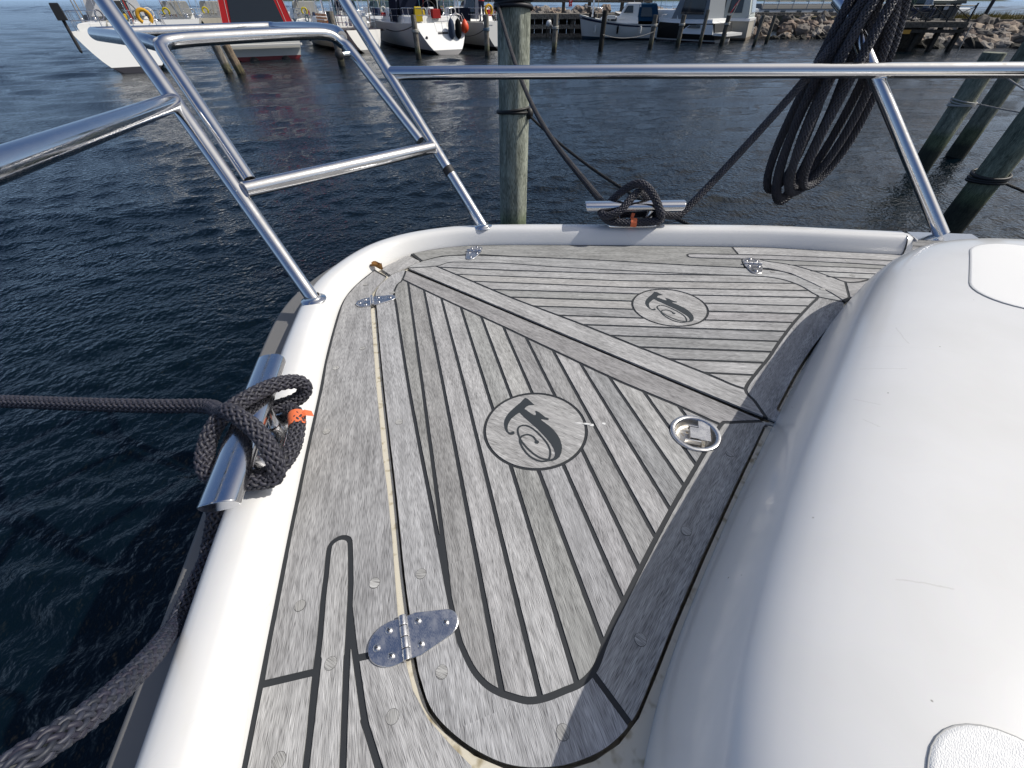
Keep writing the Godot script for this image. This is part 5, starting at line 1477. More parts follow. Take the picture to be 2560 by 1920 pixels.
func figure(bones: Array, bands: Array) -> MB:
	# one continuous body: tapered bones joined smoothly, meshed as surface nets
	var cell := 0.04
	var lo := Vector3(1e9, 1e9, 1e9)
	var hi := -lo
	for b in bones:
		for e in [[b[0], b[1], b[2]], [b[3], b[4], b[5]]]:
			var p := Vector3(e[0], e[1], e[2])
			lo = lo.min(p); hi = hi.max(p)
	lo -= Vector3.ONE * 0.28; hi += Vector3.ONE * 0.28
	var nx := int((hi.x - lo.x) / cell) + 2
	var ny := int((hi.y - lo.y) / cell) + 2
	var nz := int((hi.z - lo.z) / cell) + 2
	var g := PackedFloat32Array(); g.resize(nx * ny * nz)
	for x in nx:
		for y in ny:
			for z in nz:
				var p := lo + Vector3(x, y, z) * cell
				var acc := 0.0
				for b in bones:
					var a := Vector3(b[0], b[1], b[2])
					var d := Vector3(b[3], b[4], b[5]) - a
					var h := clampf((p - a).dot(d) / maxf(d.length_squared(), 1e-6), 0.0, 1.0)
					acc += exp(-((p - a - d * h).length() - lerpf(b[6], b[7], h)) / 0.022)
				g[(x * ny + y) * nz + z] = -0.022 * log(maxf(acc, 1e-30))
	var mb := MB.new()
	var ids := {}
	for x in nx - 1:
		for y in ny - 1:
			for z in nz - 1:
				var sum := Vector3.ZERO
				var cnt := 0
				for e in [[0,0,0,1,0,0],[0,1,0,1,1,0],[0,0,1,1,0,1],[0,1,1,1,1,1],[0,0,0,0,1,0],[1,0,0,1,1,0],[0,0,1,0,1,1],[1,0,1,1,1,1],[0,0,0,0,0,1],[1,0,0,1,0,1],[0,1,0,0,1,1],[1,1,0,1,1,1]]:
					var v0 := g[((x + e[0]) * ny + y + e[1]) * nz + z + e[2]]
					var v1 := g[((x + e[3]) * ny + y + e[4]) * nz + z + e[5]]
					if (v0 < 0.0) != (v1 < 0.0):
						var q := v0 / (v0 - v1)
						sum += Vector3(e[0], e[1], e[2]).lerp(Vector3(e[3], e[4], e[5]), q)
						cnt += 1
				if cnt > 0:
					var p := lo + (Vector3(x, y, z) + sum / cnt) * cell
					var gi := (x * ny + y) * nz + z
					var nn := Vector3(g[gi + ny * nz] - g[gi], g[gi + nz] - g[gi], g[gi + 1] - g[gi]).normalized()
					var col: Color = bands[0][1]
					for bd in bands:
						if p.y > bd[0]: col = bd[1]
					ids[gi] = mb.vert(p, nn, Vector2.ZERO, col)
	for x in range(1, nx - 1):
		for y in range(1, ny - 1):
			for z in range(1, nz - 1):
				var v0 := g[(x * ny + y) * nz + z]
				for ax in 3:
					var v1 := g[((x + int(ax == 0)) * ny + y + int(ax == 1)) * nz + z + int(ax == 2)]
					if (v0 < 0.0) == (v1 < 0.0): continue
					var q := []
					for o in [[0, 0], [1, 0], [1, 1], [0, 1]]:
						var c := [x, y, z]
						c[(ax + 1) % 3] -= o[0]; c[(ax + 2) % 3] -= o[1]
						q.append(ids.get((c[0] * ny + c[1]) * nz + c[2], -1))
					if q.has(-1): continue
					mb.tri(q[0], q[1], q[2]); mb.tri(q[0], q[2], q[3])
	return mb

func plank_box(parent: Node, called: String, a: Vector3, b: Vector3, h: float, d: float, tone: float) -> void:
	# a timber from a to b, h tall and d deep
	var mb := MB.new()
	var x := (b - a).normalized()
	var z := x.cross(Vector3.UP).normalized() if absf(x.y) < 0.9 else Vector3.BACK
	var y := z.cross(x)
	mb.box((a + b) * 0.5, Vector3(a.distance_to(b), h, d), Basis(x, y, z), Color(tone, tone * 0.97, tone * 0.92))
	put(called, mb, M.timber, parent)

func build_pier() -> void:
	var t := thing("timber_pier", "weathered timber jetty with rail posts, left of the small double-ended boat", "jetty", Transform3D(Basis.IDENTITY, Vector3(5, 0, -44.5)))
	rng.seed = 12
	for k in 9:
		var x := -10.0 + 2.0 * k
		plank_box(t, "pile_post", Vector3(x, -0.8, 0.12), Vector3(x, 1.25, 0.12), 0.28, 0.28, 0.42)
	for k in 4:
		plank_box(t, "deck_edge", Vector3(-10.5 + 4.2 * k, 1.28, 0.32), Vector3(-6.35 + 4.2 * k, 1.28, 0.32), 0.30, 0.10, rng.randf_range(0.95, 1.25))
		plank_box(t, "waling", Vector3(-10.5 + 4.2 * k, 0.66, 0.32), Vector3(-6.35 + 4.2 * k, 0.66, 0.32), 0.26, 0.10, rng.randf_range(0.85, 1.1))
		plank_box(t, "sill_beam", Vector3(-10.5 + 4.2 * k, 0.12, 0.34), Vector3(-6.35 + 4.2 * k, 0.12, 0.34), 0.24, 0.12, rng.randf_range(0.7, 0.95))
	for k in 60:
		plank_box(t, "deck_plank", Vector3(-10.4 + 0.28 * k, 1.42, 0.3), Vector3(-10.4 + 0.28 * k, 1.42, -2.6), 0.05, 0.26, rng.randf_range(0.7, 1.1))
	for k in 24:  # dark board wall added to give the shade under the jetty
		plank_box(t, "added_shade_board", Vector3(-10.4 + 0.7 * k, 1.2, -1.9), Vector3(-10.4 + 0.7 * k, -0.8, -1.9), 0.66, 0.08, rng.randf_range(0.3, 0.45))
	for x in [-3.6, -0.6, 1.6, 4.4, 6.6]:
		plank_box(t, "rail_post", Vector3(x, 1.4, -2.3), Vector3(x, 2.75, -2.3), 0.26, 0.26, rng.randf_range(0.35, 0.5))
	plank_box(t, "top_rail", Vector3(-9.0, 2.22, -2.12), Vector3(6.9, 2.16, -2.12), 0.16, 0.08, 0.6)
	var s := thing("red_sign", "narrow red sign with white marks on a post of the timber jetty", "sign", Transform3D(Basis.IDENTITY, Vector3(4.95, 1.85, -46.5)))
	pane(s, "board", [Vector3(-0.14, 0, 0), Vector3(0.14, 0, 0), Vector3(0.14, 0.75, 0), Vector3(-0.14, 0.75, 0)], M.paint, Color(0.55, 0.02, 0.03), 0.04)
	for k in 3: ring(s, "white_mark", Vector3(0, 0.14 + 0.2 * k, 0.025), Basis.IDENTITY, 0.055, 0.014, M.paint, Color(0.75, 0.75, 0.75), 0.3, 5.2)
	var fl := thing("white_float", "white float tied in the slack lines before the timber jetty", "float", Transform3D(Basis.IDENTITY, Vector3(3.1, 0.78, -43.0)))
	blob(fl, "body", Vector3.ZERO, [[0.001, 0.0], [0.16, 0.05], [0.24, 0.16], [0.24, 0.26], [0.12, 0.36], [0.001, 0.4]], M.paint, Color(0.7, 0.7, 0.68), Basis(Vector3.BACK, 0.9))

func build_harbour_piles() -> void:
	var p := [[1385, 131, 35, 0.15, "pale slim pile in front of the timber jetty", 1.0], [1501, 127, 25, 0.15, "tar-black pile by the bow of the small double-ended boat", 0.12], [1625, 120, 37, 0.15, "grey pile with a white rope loop by the stern of the small double-ended boat", 0.75], [1693, 116, 37, 0.15, "pile before the black-sided cruiser's bow", 0.6], [1749, 112, 24, 0.12, "slim pile before the black-sided cruiser's flag", 0.75], [1803, 113, 38, 0.15, "pile before the bathing platform of the black-sided cruiser", 0.45], [1884, 115, 38, 0.11, "slim pile before the stones, right of the pale tent", 0.75], [1915, 108, 37, 0.12, "pile before the stones, beside the hanging coil", 0.6], [1218, 139, 37, 0.14, "pile with blue cord before the half-hidden yacht", 1.0], [1047, 147, 37, 0.14, "leaning-looking pile beside the fendered yacht's quarter", 1.0], [855, 165, 28, 0.16, "stout brown-topped pile before the varnished-panel boat", 0.9]]
	for k in p.size():
		var q: Array = p[k]
		var t := pile_to(q[0], q[1], q[2], q[3], 100 + k, q[4], Color(q[5], q[5], q[5] * 0.97))
		if k in [0, 2, 3, 5, 8, 9]:
			turns_round(t, "rope_turn", q[3], 1.05, 3, 0.022, M.rope, [Color(0.4, 0.39, 0.35), Color(0.08, 0.14, 0.2)][int(k == 8)])
	# two old fender posts leaning together
	for k in 2:
		var w := sea(572 + 32 * k, 181 + 4 * k)
		pile(w, 0.17, 0.16, 0.95, 140 + k, ["split grey fender post leaning beside the far left yacht", "split brown fender post beside the red-canopied cruiser"][k], M.timber, 0.08, Vector2(0.10 + 0.08 * k, 0.05), "", Color(1.15, 1.1, 1.05) if k == 0 else Color(0.9, 0.75, 0.6))
	# mooring lines among them
	line("mooring_line", "dark line from the fendered yacht's side to the pile beside its quarter", slack(sea(1047, 147) + Vector3(-0.1, 1.28, 0.1), sea(950, 112) + Vector3(0, 1.15, 0), 0.30), 0.02, Color(0.02, 0.02, 0.022))
	line("mooring_line", "dark line from the half-hidden yacht to the pile with blue cord", slack(sea(1218, 139) + Vector3(-0.1, 1.1, 0.1), sea(1165, 124) + Vector3(0, 0.65, 0), 0.1), 0.018, Color(0.03, 0.03, 0.03))
	line("mooring_line", "pale line across the small double-ended boat's side", slack(sea(1501, 127) + Vector3(0, 0.75, 0.2), sea(1625, 120) + Vector3(0, 0.8, 0.2), 0.22), 0.016, Color(0.35, 0.34, 0.32))
	line("mooring_line", "pale line from the jetty's float to the pale slim pile", slack(sea(1385, 131) + Vector3(0, 1.15, 0.1), Vector3(3.1, 1.0, -43.0), 0.15), 0.02, Color(0.35, 0.34, 0.32))

func rock_mesh(sd: int) -> ArrayMesh:
	var f := FastNoiseLite.new()
	f.seed = sd; f.frequency = 0.8
	var rows := []
	for k in 8:
		var la := PI * (k / 7.0) - PI / 2
		var row := PackedVector3Array()
		for m in 12:
			var lo := TAU * m / 12
			var d := Vector3(cos(la) * cos(lo), sin(la), cos(la) * sin(lo))
			var r := 1.0 + 0.55 * f.get_noise_3dv(d * 1.5) + 0.34 * f.get_noise_3dv(d * 3.6)
			row.append(Vector3(d.x * r, d.y * r * 0.72, d.z * r))
		rows.append(row)
	var mb := MB.new()
	for k in 7:
		for m in 12:
			var m1 := (m + 1) % 12
			for f3 in [[rows[k][m], rows[k + 1][m], rows[k + 1][m1]], [rows[k][m], rows[k + 1][m1], rows[k][m1]]]:
				var nn: Vector3 = ((f3[1] - f3[0]) as Vector3).cross(f3[2] - f3[0])
				if nn.length() < 1e-6: continue
				nn = nn.normalized()
				var mid: Vector3 = (f3[0] + f3[1] + f3[2]) / 3.0
				if nn.dot(mid) < 0: nn = -nn
				var i0 := mb.v.size()
				for q in f3: mb.vert(q, (nn * 0.75 + (q as Vector3).normalized() * 0.25).normalized())
				mb.tri(i0, i0 + 1, i0 + 2)
	return mb.mesh()

func rocks(t: Node3D, lo: Vector3, hi: Vector3, cnt: int, s0: float, s1: float, meshes: Array, mats: Array) -> void:
	# stones heaped on a slope that rises away from the water
	for k in cnt:
		var q := rng.randf()
		var o := MeshInstance3D.new()
		o.name = "stone"
		o.mesh = meshes[rng.randi() % meshes.size()]
		o.material_override = mats[rng.randi() % (mats.size() - 1)] if q > 0.14 else mats[mats.size() - 1]
		var s := rng.randf_range(s0, s1)
		o.transform = Transform3D(Basis(Vector3.UP, rng.randf() * TAU) * Basis(Vector3.RIGHT, rng.randf_range(-0.5, 0.5)) * Basis.from_scale(Vector3(s * rng.randf_range(0.8, 1.35), s * rng.randf_range(0.75, 1.1), s * rng.randf_range(0.8, 1.2))), Vector3(lerpf(lo.x, hi.x, rng.randf()), lerpf(lo.y, hi.y, q), lerpf(lo.z, hi.z, q)))
		t.add_child(o, true)

func build_shore() -> void:
	rng.seed = 500
	var meshes := []
	for k in 6: meshes.append(rock_mesh(40 + k))
	var mats := []
	for c in [Color(0.95, 0.94, 0.92), Color(0.75, 0.74, 0.73), Color(1.0, 0.94, 0.87), Color(0.6, 0.59, 0.58), Color(0.88, 0.81, 0.76)]:
		var m: StandardMaterial3D = M.rock.duplicate()
		m.vertex_color_use_as_albedo = false
		m.albedo_color = Color(minf(c.r, 1.0), minf(c.g, 1.0), minf(c.b, 1.0))
		mats.append(m)
	var weed: StandardMaterial3D = mats[0].duplicate()      # wet stones with weed along the waterline
	weed.albedo_color = Color(0.30, 0.30, 0.27)
	mats.append(weed)
	# stones left of the coil, below the landing stage
	var a := sea(1860, 97)
	var b := sea(2150, 97)
	var t := thing("breakwater", "heaped boulder breakwater right of the pale-tented cruiser", "breakwater", Transform3D(Basis.IDENTITY, Vector3(a.x, 0, a.z)))
	rocks(t, Vector3(-1.0, -0.2, 0.0), Vector3(b.x - a.x + 1.0, 1.15, -2.2), 110, 0.30, 0.62, meshes, mats)
	plank_box(t, "capping_beam", Vector3(-6.0, 1.42, -2.3), Vector3(14.0, 1.42, -2.3), 0.22, 0.3, 1.0)
	# stones at the right
	a = sea(2345, 119)
	b = sea(2620, 122)
	t = thing("breakwater", "boulder bank topped by a timber and dry grass, right of the dark landing stage", "breakwater", Transform3D(Basis.IDENTITY, Vector3(a.x, 0, a.z)))
	rocks(t, Vector3(-1.5, -0.2, 0.2), Vector3(b.x - a.x, 1.0, -2.6), 90, 0.30, 0.66, meshes, mats)
	plank_box(t, "capping_beam", Vector3(-1.2, 1.22, -2.7), Vector3(b.x - a.x + 1.5, 1.22, -2.7), 0.14, 0.3, 1.25)
	var gr := MB.new()
	for k in 1400:
		var p := Vector3(rng.randf_range(1.0, b.x - a.x + 2.0), 1.28, rng.randf_range(-5.5, -3.0))
		var h := rng.randf_range(0.15, 0.5)
		var d := Vector3(rng.randf_range(-0.12, 0.12), h, rng.randf_range(-0.1, 0.1))
		var w := Vector3(0.022, 0, 0).rotated(Vector3.UP, rng.randf() * PI)
		var g := rng.randf_range(0.7, 1.2)
		gr.flat([p - w, p + w, p + d], Color(0.20 * g, 0.17 * g, 0.065 * g))
	var go := put("grass", gr, M.cloth, self)
	go.transform = t.transform
	go.set_meta("kind", "stuff"); go.set_meta("label", "dry yellow grass on the boulder bank"); go.set_meta("category", "grass")
	var land := MB.new()
	land.box(Vector3(a.x + 29.5, 0.55, a.z - 13.0), Vector3(60.0, 1.2, 20.0), Basis.IDENTITY, Color(0.13, 0.11, 0.07))
	var lo := put("ground", land, M.cloth, self)
	lo.set_meta("kind", "structure")
	# dark landing stage with crossed railings
	a = sea(2190, 128)
	b = sea(2372, 128)
	var black := Color(0.014, 0.014, 0.015)
	var W := b.x - a.x
	t = thing("landing_stage", "dark timber landing stage with a black crossed railing above the water", "landing stage", Transform3D(Basis.IDENTITY, Vector3(a.x, 0, a.z)))
	for k in 16: plank_box(t, "deck_board", Vector3(-0.6 + (W + 0.6) / 16.0 * (k + 0.5), 1.30, 0.2), Vector3(-0.6 + (W + 0.6) / 16.0 * (k + 0.5), 1.30, -5.0), 0.05, (W + 0.6) / 16.0 * 0.96, rng.randf_range(0.35, 0.6))
	plank_box(t, "fascia", Vector3(-0.6, 1.18, 0.25), Vector3(W, 1.18, 0.25), 0.20, 0.06, 0.45)
	plank_box(t, "fascia", Vector3(-0.6, 0.92, 0.2), Vector3(W, 0.92, 0.2), 0.14, 0.06, 0.2)
	for k in 5: plank_box(t, "support_post", Vector3(-0.4 + (W + 0.4) / 4.0 * k, -0.8, -0.1), Vector3(-0.4 + (W + 0.4) / 4.0 * k, 1.2, -0.1), 0.2, 0.2, 0.16)
	for k in 12: plank_box(t, "added_shade_back", Vector3(-0.6 + (W + 0.6) / 12.0 * (k + 0.5), 1.25, -2.6), Vector3(-0.6 + (W + 0.6) / 12.0 * (k + 0.5), -0.8, -2.6), (W + 0.6) / 12.0 * 0.97, 0.06, rng.randf_range(0.12, 0.2))  # dark boards added behind the posts for the deep shade below the stage
	var bays := 4
	for k in bays + 1:
		var x := -0.5 + (W + 0.5) / bays * k
		bar(t, "railing_post", [Vector3(x, 1.3, 0.1), Vector3(x, 2.12, 0.1)], 0.045, M.paint, black)
	for k in bays:
		var x0 := -0.5 + (W + 0.5) / bays * k
		var x1 := -0.5 + (W + 0.5) / bays * (k + 1)
		for yy in [1.42, 2.0]: bar(t, "railing_rail", [Vector3(x0, yy, 0.1), Vector3(x1, yy, 0.1)], 0.03, M.paint, black)
		bar(t, "railing_brace", [Vector3(x0, 1.44, 0.1), Vector3(x1, 1.98, 0.1)], 0.02, M.paint, black)
		bar(t, "railing_brace", [Vector3(x0, 1.98, 0.13), Vector3(x1, 1.44, 0.13)], 0.02, M.paint, black)
	pane(t, "yellow_plate", [Vector3(W * 0.16, 0.80, 0.28), Vector3(W * 0.16 + 0.55, 0.80, 0.28), Vector3(W * 0.16 + 0.55, 0.98, 0.28), Vector3(W * 0.16, 0.98, 0.28)], M.paint, Color(0.50, 0.25, 0.02), 0.03)
	bar(t, "boarding_ladder", [Vector3(W + 0.15, 1.25, 0.3), Vector3(W + 0.15, -0.2, 0.5)], 0.03, M.paint, Color(0.25, 0.24, 0.22))
	# people sitting behind the railing
	var shirts := [Color(0.62, 0.62, 0.6), Color(0.05, 0.08, 0.07), Color(0.45, 0.5, 0.55)]
	var says := ["person in a white shirt seated behind the black railing", "person in dark clothes seated between two others behind the black railing", "person in a pale blue shirt seated behind the black railing"]
	for k in 3:
		var pos := Vector3(a.x + 0.5 + 0.85 * k, 1.33, a.z - 0.75 - 0.15 * (k % 2))
		var per := thing("person", says[k], "person", Transform3D(Basis(Vector3.UP, -1.2 + 0.5 * k), pos))
		put("figure", figure([[0, 0.50, 0, 0.03, 0.95, 0, 0.15, 0.18], [0.03, 0.97, 0, 0.05, 1.06, 0, 0.07, 0.06], [0.07, 1.16, 0, 0.06, 1.22, 0, 0.10, 0.10], [0.03, 0.93, 0.2, 0.12, 0.68, 0.26, 0.055, 0.045], [0.12, 0.68, 0.26, 0.38, 0.66, 0.15, 0.045, 0.035], [0.03, 0.93, -0.2, 0.12, 0.68, -0.26, 0.055, 0.045], [0.12, 0.68, -0.26, 0.38, 0.66, -0.15, 0.045, 0.035], [0, 0.50, 0.1, 0.42, 0.50, 0.12, 0.09, 0.07], [0.42, 0.50, 0.12, 0.40, 0.06, 0.12, 0.06, 0.045], [0.40, 0.05, 0.12, 0.55, 0.04, 0.12, 0.04, 0.035], [0, 0.50, -0.1, 0.42, 0.50, -0.12, 0.09, 0.07], [0.42, 0.50, -0.12, 0.40, 0.06, -0.12, 0.06, 0.045], [0.40, 0.05, -0.12, 0.55, 0.04, -0.12, 0.04, 0.035]], [[0.0, Color(0.06, 0.07, 0.10)], [0.60, shirts[k]], [1.0, Color(0.42, 0.25, 0.18)], [1.23, Color(0.12, 0.08, 0.05)]]), M.cloth, per)
		var st := thing("bench_seat", ["plain stool under the person in the white shirt", "plain stool under the person in dark clothes", "plain stool under the person in pale blue"][k], "stool", Transform3D(Basis(Vector3.UP, -1.2 + 0.5 * k), pos))
		pane(st, "seat", [Vector3(-0.2, 0.38, -0.2), Vector3(-0.2, 0.38, 0.2), Vector3(0.2, 0.38, 0.2), Vector3(0.2, 0.38, -0.2)], M.timber, Color(0.8, 0.8, 0.8), 0.04)
		for q in [[-0.17, -0.17], [-0.17, 0.17], [0.17, -0.17], [0.17, 0.17]]: bar(st, "leg", [Vector3(q[0], 0, q[1]), Vector3(q[0], 0.37, q[1])], 0.02, M.timber)
	# shed, poles and a large ship behind
	var sh := sea(2395, 120)
	t = thing("shed", "small black shed with a dark green roof beside the landing stage", "shed", Transform3D(Basis.IDENTITY, Vector3(sh.x, 1.15, sh.z - 4.0)))
	trunk(t, "walls", -1.1, 1.3, 0.0, 0.95, 1.4, 1.4, 0.0, 0.0, Color(0.02, 0.022, 0.022))
	trunk(t, "roof", -1.25, 1.5, 0.92, 1.12, 1.7, 1.7, 0.05, 0.05, Color(0.012, 0.03, 0.025))
	for k in 5: bar(t, "batten", [Vector3(-0.9 + 0.4 * k, 0.05, 0.72), Vector3(-0.9 + 0.4 * k, 0.9, 0.72)], 0.03, M.paint, Color(0.05, 0.05, 0.05))
	pane(t, "notice", [Vector3(0.25, 0.62, 0.74), Vector3(0.55, 0.62, 0.74), Vector3(0.55, 0.92, 0.74), Vector3(0.25, 0.92, 0.74)], M.paint, Color(0.4, 0.42, 0.45))
	for q in [[2447, 118, "grey lamp pole rising from the grass of the boulder bank"], [2530, 120, "dark pole at the end of the boulder bank"]]:
		var g := sea(q[0], q[1])
		t = thing("pole", q[2], "pole", Transform3D(Basis.IDENTITY, Vector3(g.x, 1.0, g.z - 3.5)))
		bar(t, "shaft", [Vector3.ZERO, Vector3(0, 6.0, 0)], 0.11, M.paint, Color(0.2, 0.21, 0.22) if q[0] < 2500 else black, 10)
		bar(t, "foot", [Vector3(0, 0, 0), Vector3(0, 0.25, 0)], 0.2, M.paint, Color(0.12, 0.12, 0.12), 10)
	# big ship alongside, behind the stones
	var s0 := sea(1930, 60)
	t = thing("ship", "white ship with square cabin windows lying behind the boulder breakwater", "ship", Transform3D(Basis(Vector3.UP, 0.15), Vector3(s0.x, 0, s0.z)))
	trunk(t, "hull", -6.0, 26.0, 0.0, 1.55, 6.0, 6.0, 0.0, 0.0, Color(0.45, 0.48, 0.5))
	trunk(t, "deck_house", -4.0, 24.0, 1.5, 1.95, 5.6, 5.6, 0.0, 0.0, Color(0.08, 0.085, 0.09))
	for k in 12: pane(t, "window", [Vector3(-3.6 + 2.2 * k, 0.85, 2.98), Vector3(-3.0 + 2.2 * k, 0.85, 2.98), Vector3(-3.0 + 2.2 * k, 1.35, 2.93), Vector3(-3.6 + 2.2 * k, 1.35, 2.93)], M.glass, Color.WHITE, 0.1)
	for k in 14: bar(t, "rail_post", [Vector3(-4.0 + 2.0 * k, 1.5, 2.9), Vector3(-4.0 + 2.0 * k, 2.6, 2.9)], 0.05, M.paint, Color(0.4, 0.4, 0.4))
	for yy in [1.9, 2.15]: bar(t, "rail", [Vector3(-4.0, yy, 2.9), Vector3(22.0, yy, 2.9)], 0.04, M.paint, Color(0.4, 0.4, 0.4))
	# outer mole, seen under the jetty's rail
	t = thing("breakwater", "long low boulder mole far beyond the timber jetty", "breakwater", Transform3D(Basis.IDENTITY, Vector3(0, 0, -95.0)))
	rocks(t, Vector3(-6.0, -0.2, 0.0), Vector3(46.0, 1.1, -3.0), 230, 0.5, 0.95, meshes, mats)
	# low far coast
	var coast := MB.new()
	var pts := []
	for k in 60:
		var x := -3500.0 + 160.0 * k
		pts.append([x, 8.0 + 9.0 * absf(sin(k * 0.7)) + 6.0 * absf(sin(k * 0.23))])
	for k in 59:
		coast.flat([Vector3(pts[k][0], -1.0, -6500), Vector3(pts[k + 1][0], -1.0, -6500), Vector3(pts[k + 1][0], pts[k + 1][1], -6800), Vector3(pts[k][0], pts[k][1], -6800)], Color(0.06, 0.08, 0.06))
	for k in coast.n.size():
		if coast.n[k].z < 0: coast.n[k] = -coast.n[k]
	var co := put("far_coast", coast, M.cloth, self)
	co.set_meta("kind", "structure")

# ------------------------------------------------------------------ piles and the timber round the harbour
func pile_mesh(r0: float, r1: float, h: float, depth: float, sd: int, wet: float, tint := Color.WHITE) -> MB:
	# a round timber pile: slightly out of true, with weed and wet wood near the water
	var f := FastNoiseLite.new()
	f.seed = sd; f.frequency = 0.9
	var mb := MB.new()
	var rows := []
	var uvs := []
	var cnt := 44
	var nrow := 26
	var bend := Vector3(f.get_noise_1d(3.0), 0, f.get_noise_1d(9.0)) * 0.05
	for k in nrow:
		var q := float(k) / (nrow - 1)
		var yy := lerpf(-depth, h, q)
		var row := PackedVector3Array()
		var ur := []
		for a in cnt + 1:
			var an := TAU * a / cnt
			var rr := lerpf(r0, r1, q) * (1.0 + 0.07 * f.get_noise_3d(cos(an) * 1.5, yy * 0.8, sin(an) * 1.5) + 0.035 * f.get_noise_3d(cos(an) * 9.0, yy * 0.5, sin(an) * 9.0))
			row.append(Vector3(cos(an) * rr, yy, sin(an) * rr) + bend * q * q)
			ur.append(Vector2(yy / 1.7, a * TAU * r0 / cnt / 0.55 + sd * 0.13))
		rows.append(row); uvs.append(ur)
	mb.grid(rows, tint, false, uvs)
	for k in mb.v.size():
		var yv := mb.v[k].y + f.get_noise_3d(mb.v[k].x * 9.0, 0.0, mb.v[k].z * 9.0) * 0.07
		if yv < wet: mb.c[k] = Color(tint.r * 0.16, tint.g * 0.17, tint.b * 0.15)
		elif yv < wet + 0.22: mb.c[k] = Color(tint.r * 0.55, tint.g * 0.62, tint.b * 0.45)
	var o := mb.vert(Vector3(0, h - 0.004, 0) + bend, Vector3.UP, Vector2.ZERO, tint)
	for a in cnt + 1:
		var p: Vector3 = rows[nrow - 1][a]
		mb.vert(p, Vector3.UP, Vector2(p.x, p.z) * 1.5, tint)
	for a in cnt: mb.tri(o, o + 1 + a, o + 2 + a)
	return mb

func pile(at: Vector3, r0: float, r1: float, h: float, sd: int, label: String, mat_: Material, wet := 0.3, lean := Vector2.ZERO, group := "", tint := Color.WHITE) -> Node3D:
	var b := Basis(Vector3.RIGHT, lean.y) * Basis(Vector3.BACK, lean.x)
	var t := thing("mooring_pile", label, "pile", Transform3D(b, at), group)
	put("trunk", pile_mesh(r0, r1, h, 1.2, sd, wet, tint), mat_, t)
	return t

func turns_round(t: Node3D, called: String, r: float, y: float, turns: int, rr: float, mat_: Material, col: Color) -> void:
	# rope turns round a pile
	for k in turns:
		var mb := MB.new()
		var path := PackedVector3Array()
		for q in 41:
			var a := TAU * q / 40.0
			path.append(Vector3(cos(a) * (r + rr * 0.8), y + k * rr * 2.1 + 0.02 * sin(a + k), sin(a) * (r + rr * 0.8)))
		mb.tube(path, rr, 7, col, false)
		put(called, mb, mat_, t)

func slack(a: Vector3, b: Vector3, sag: float, cnt := 16) -> PackedVector3Array:
	var o := PackedVector3Array()
	for k in cnt + 1:
		var q := float(k) / cnt
		o.append(a.lerp(b, q) + Vector3.DOWN * sag * 4.0 * q * (1.0 - q))
	return o

func line(called: String, label: String, pts: PackedVector3Array, r: float, col: Color) -> Node3D:
	var t := thing(called, label, "rope", Transform3D(Basis.IDENTITY, pts[0]))
	var mb := MB.new()
	var loc := PackedVector3Array()
	for p in pts: loc.append(p - pts[0])
	if r > 0.008: rope(mb, loc, r, 0.008, 5, col, 4)
	else: mb.tube(loc, r, 6, col)
	put("strand", mb, M.rope, t)
	return t

func on_water(px: float, py: float) -> Vector3:
	# where a sight line at those offsets (in focal lengths, right and up) of a lens tilted 44 degrees down meets the water
	var d := Vector3(px, py * 0.71906 - 0.69494, -0.71906 - py * 0.69494)
	var p := d * (EYE_HEIGHT / -d.y)
	return Vector3(p.x, 0.0, p.z)

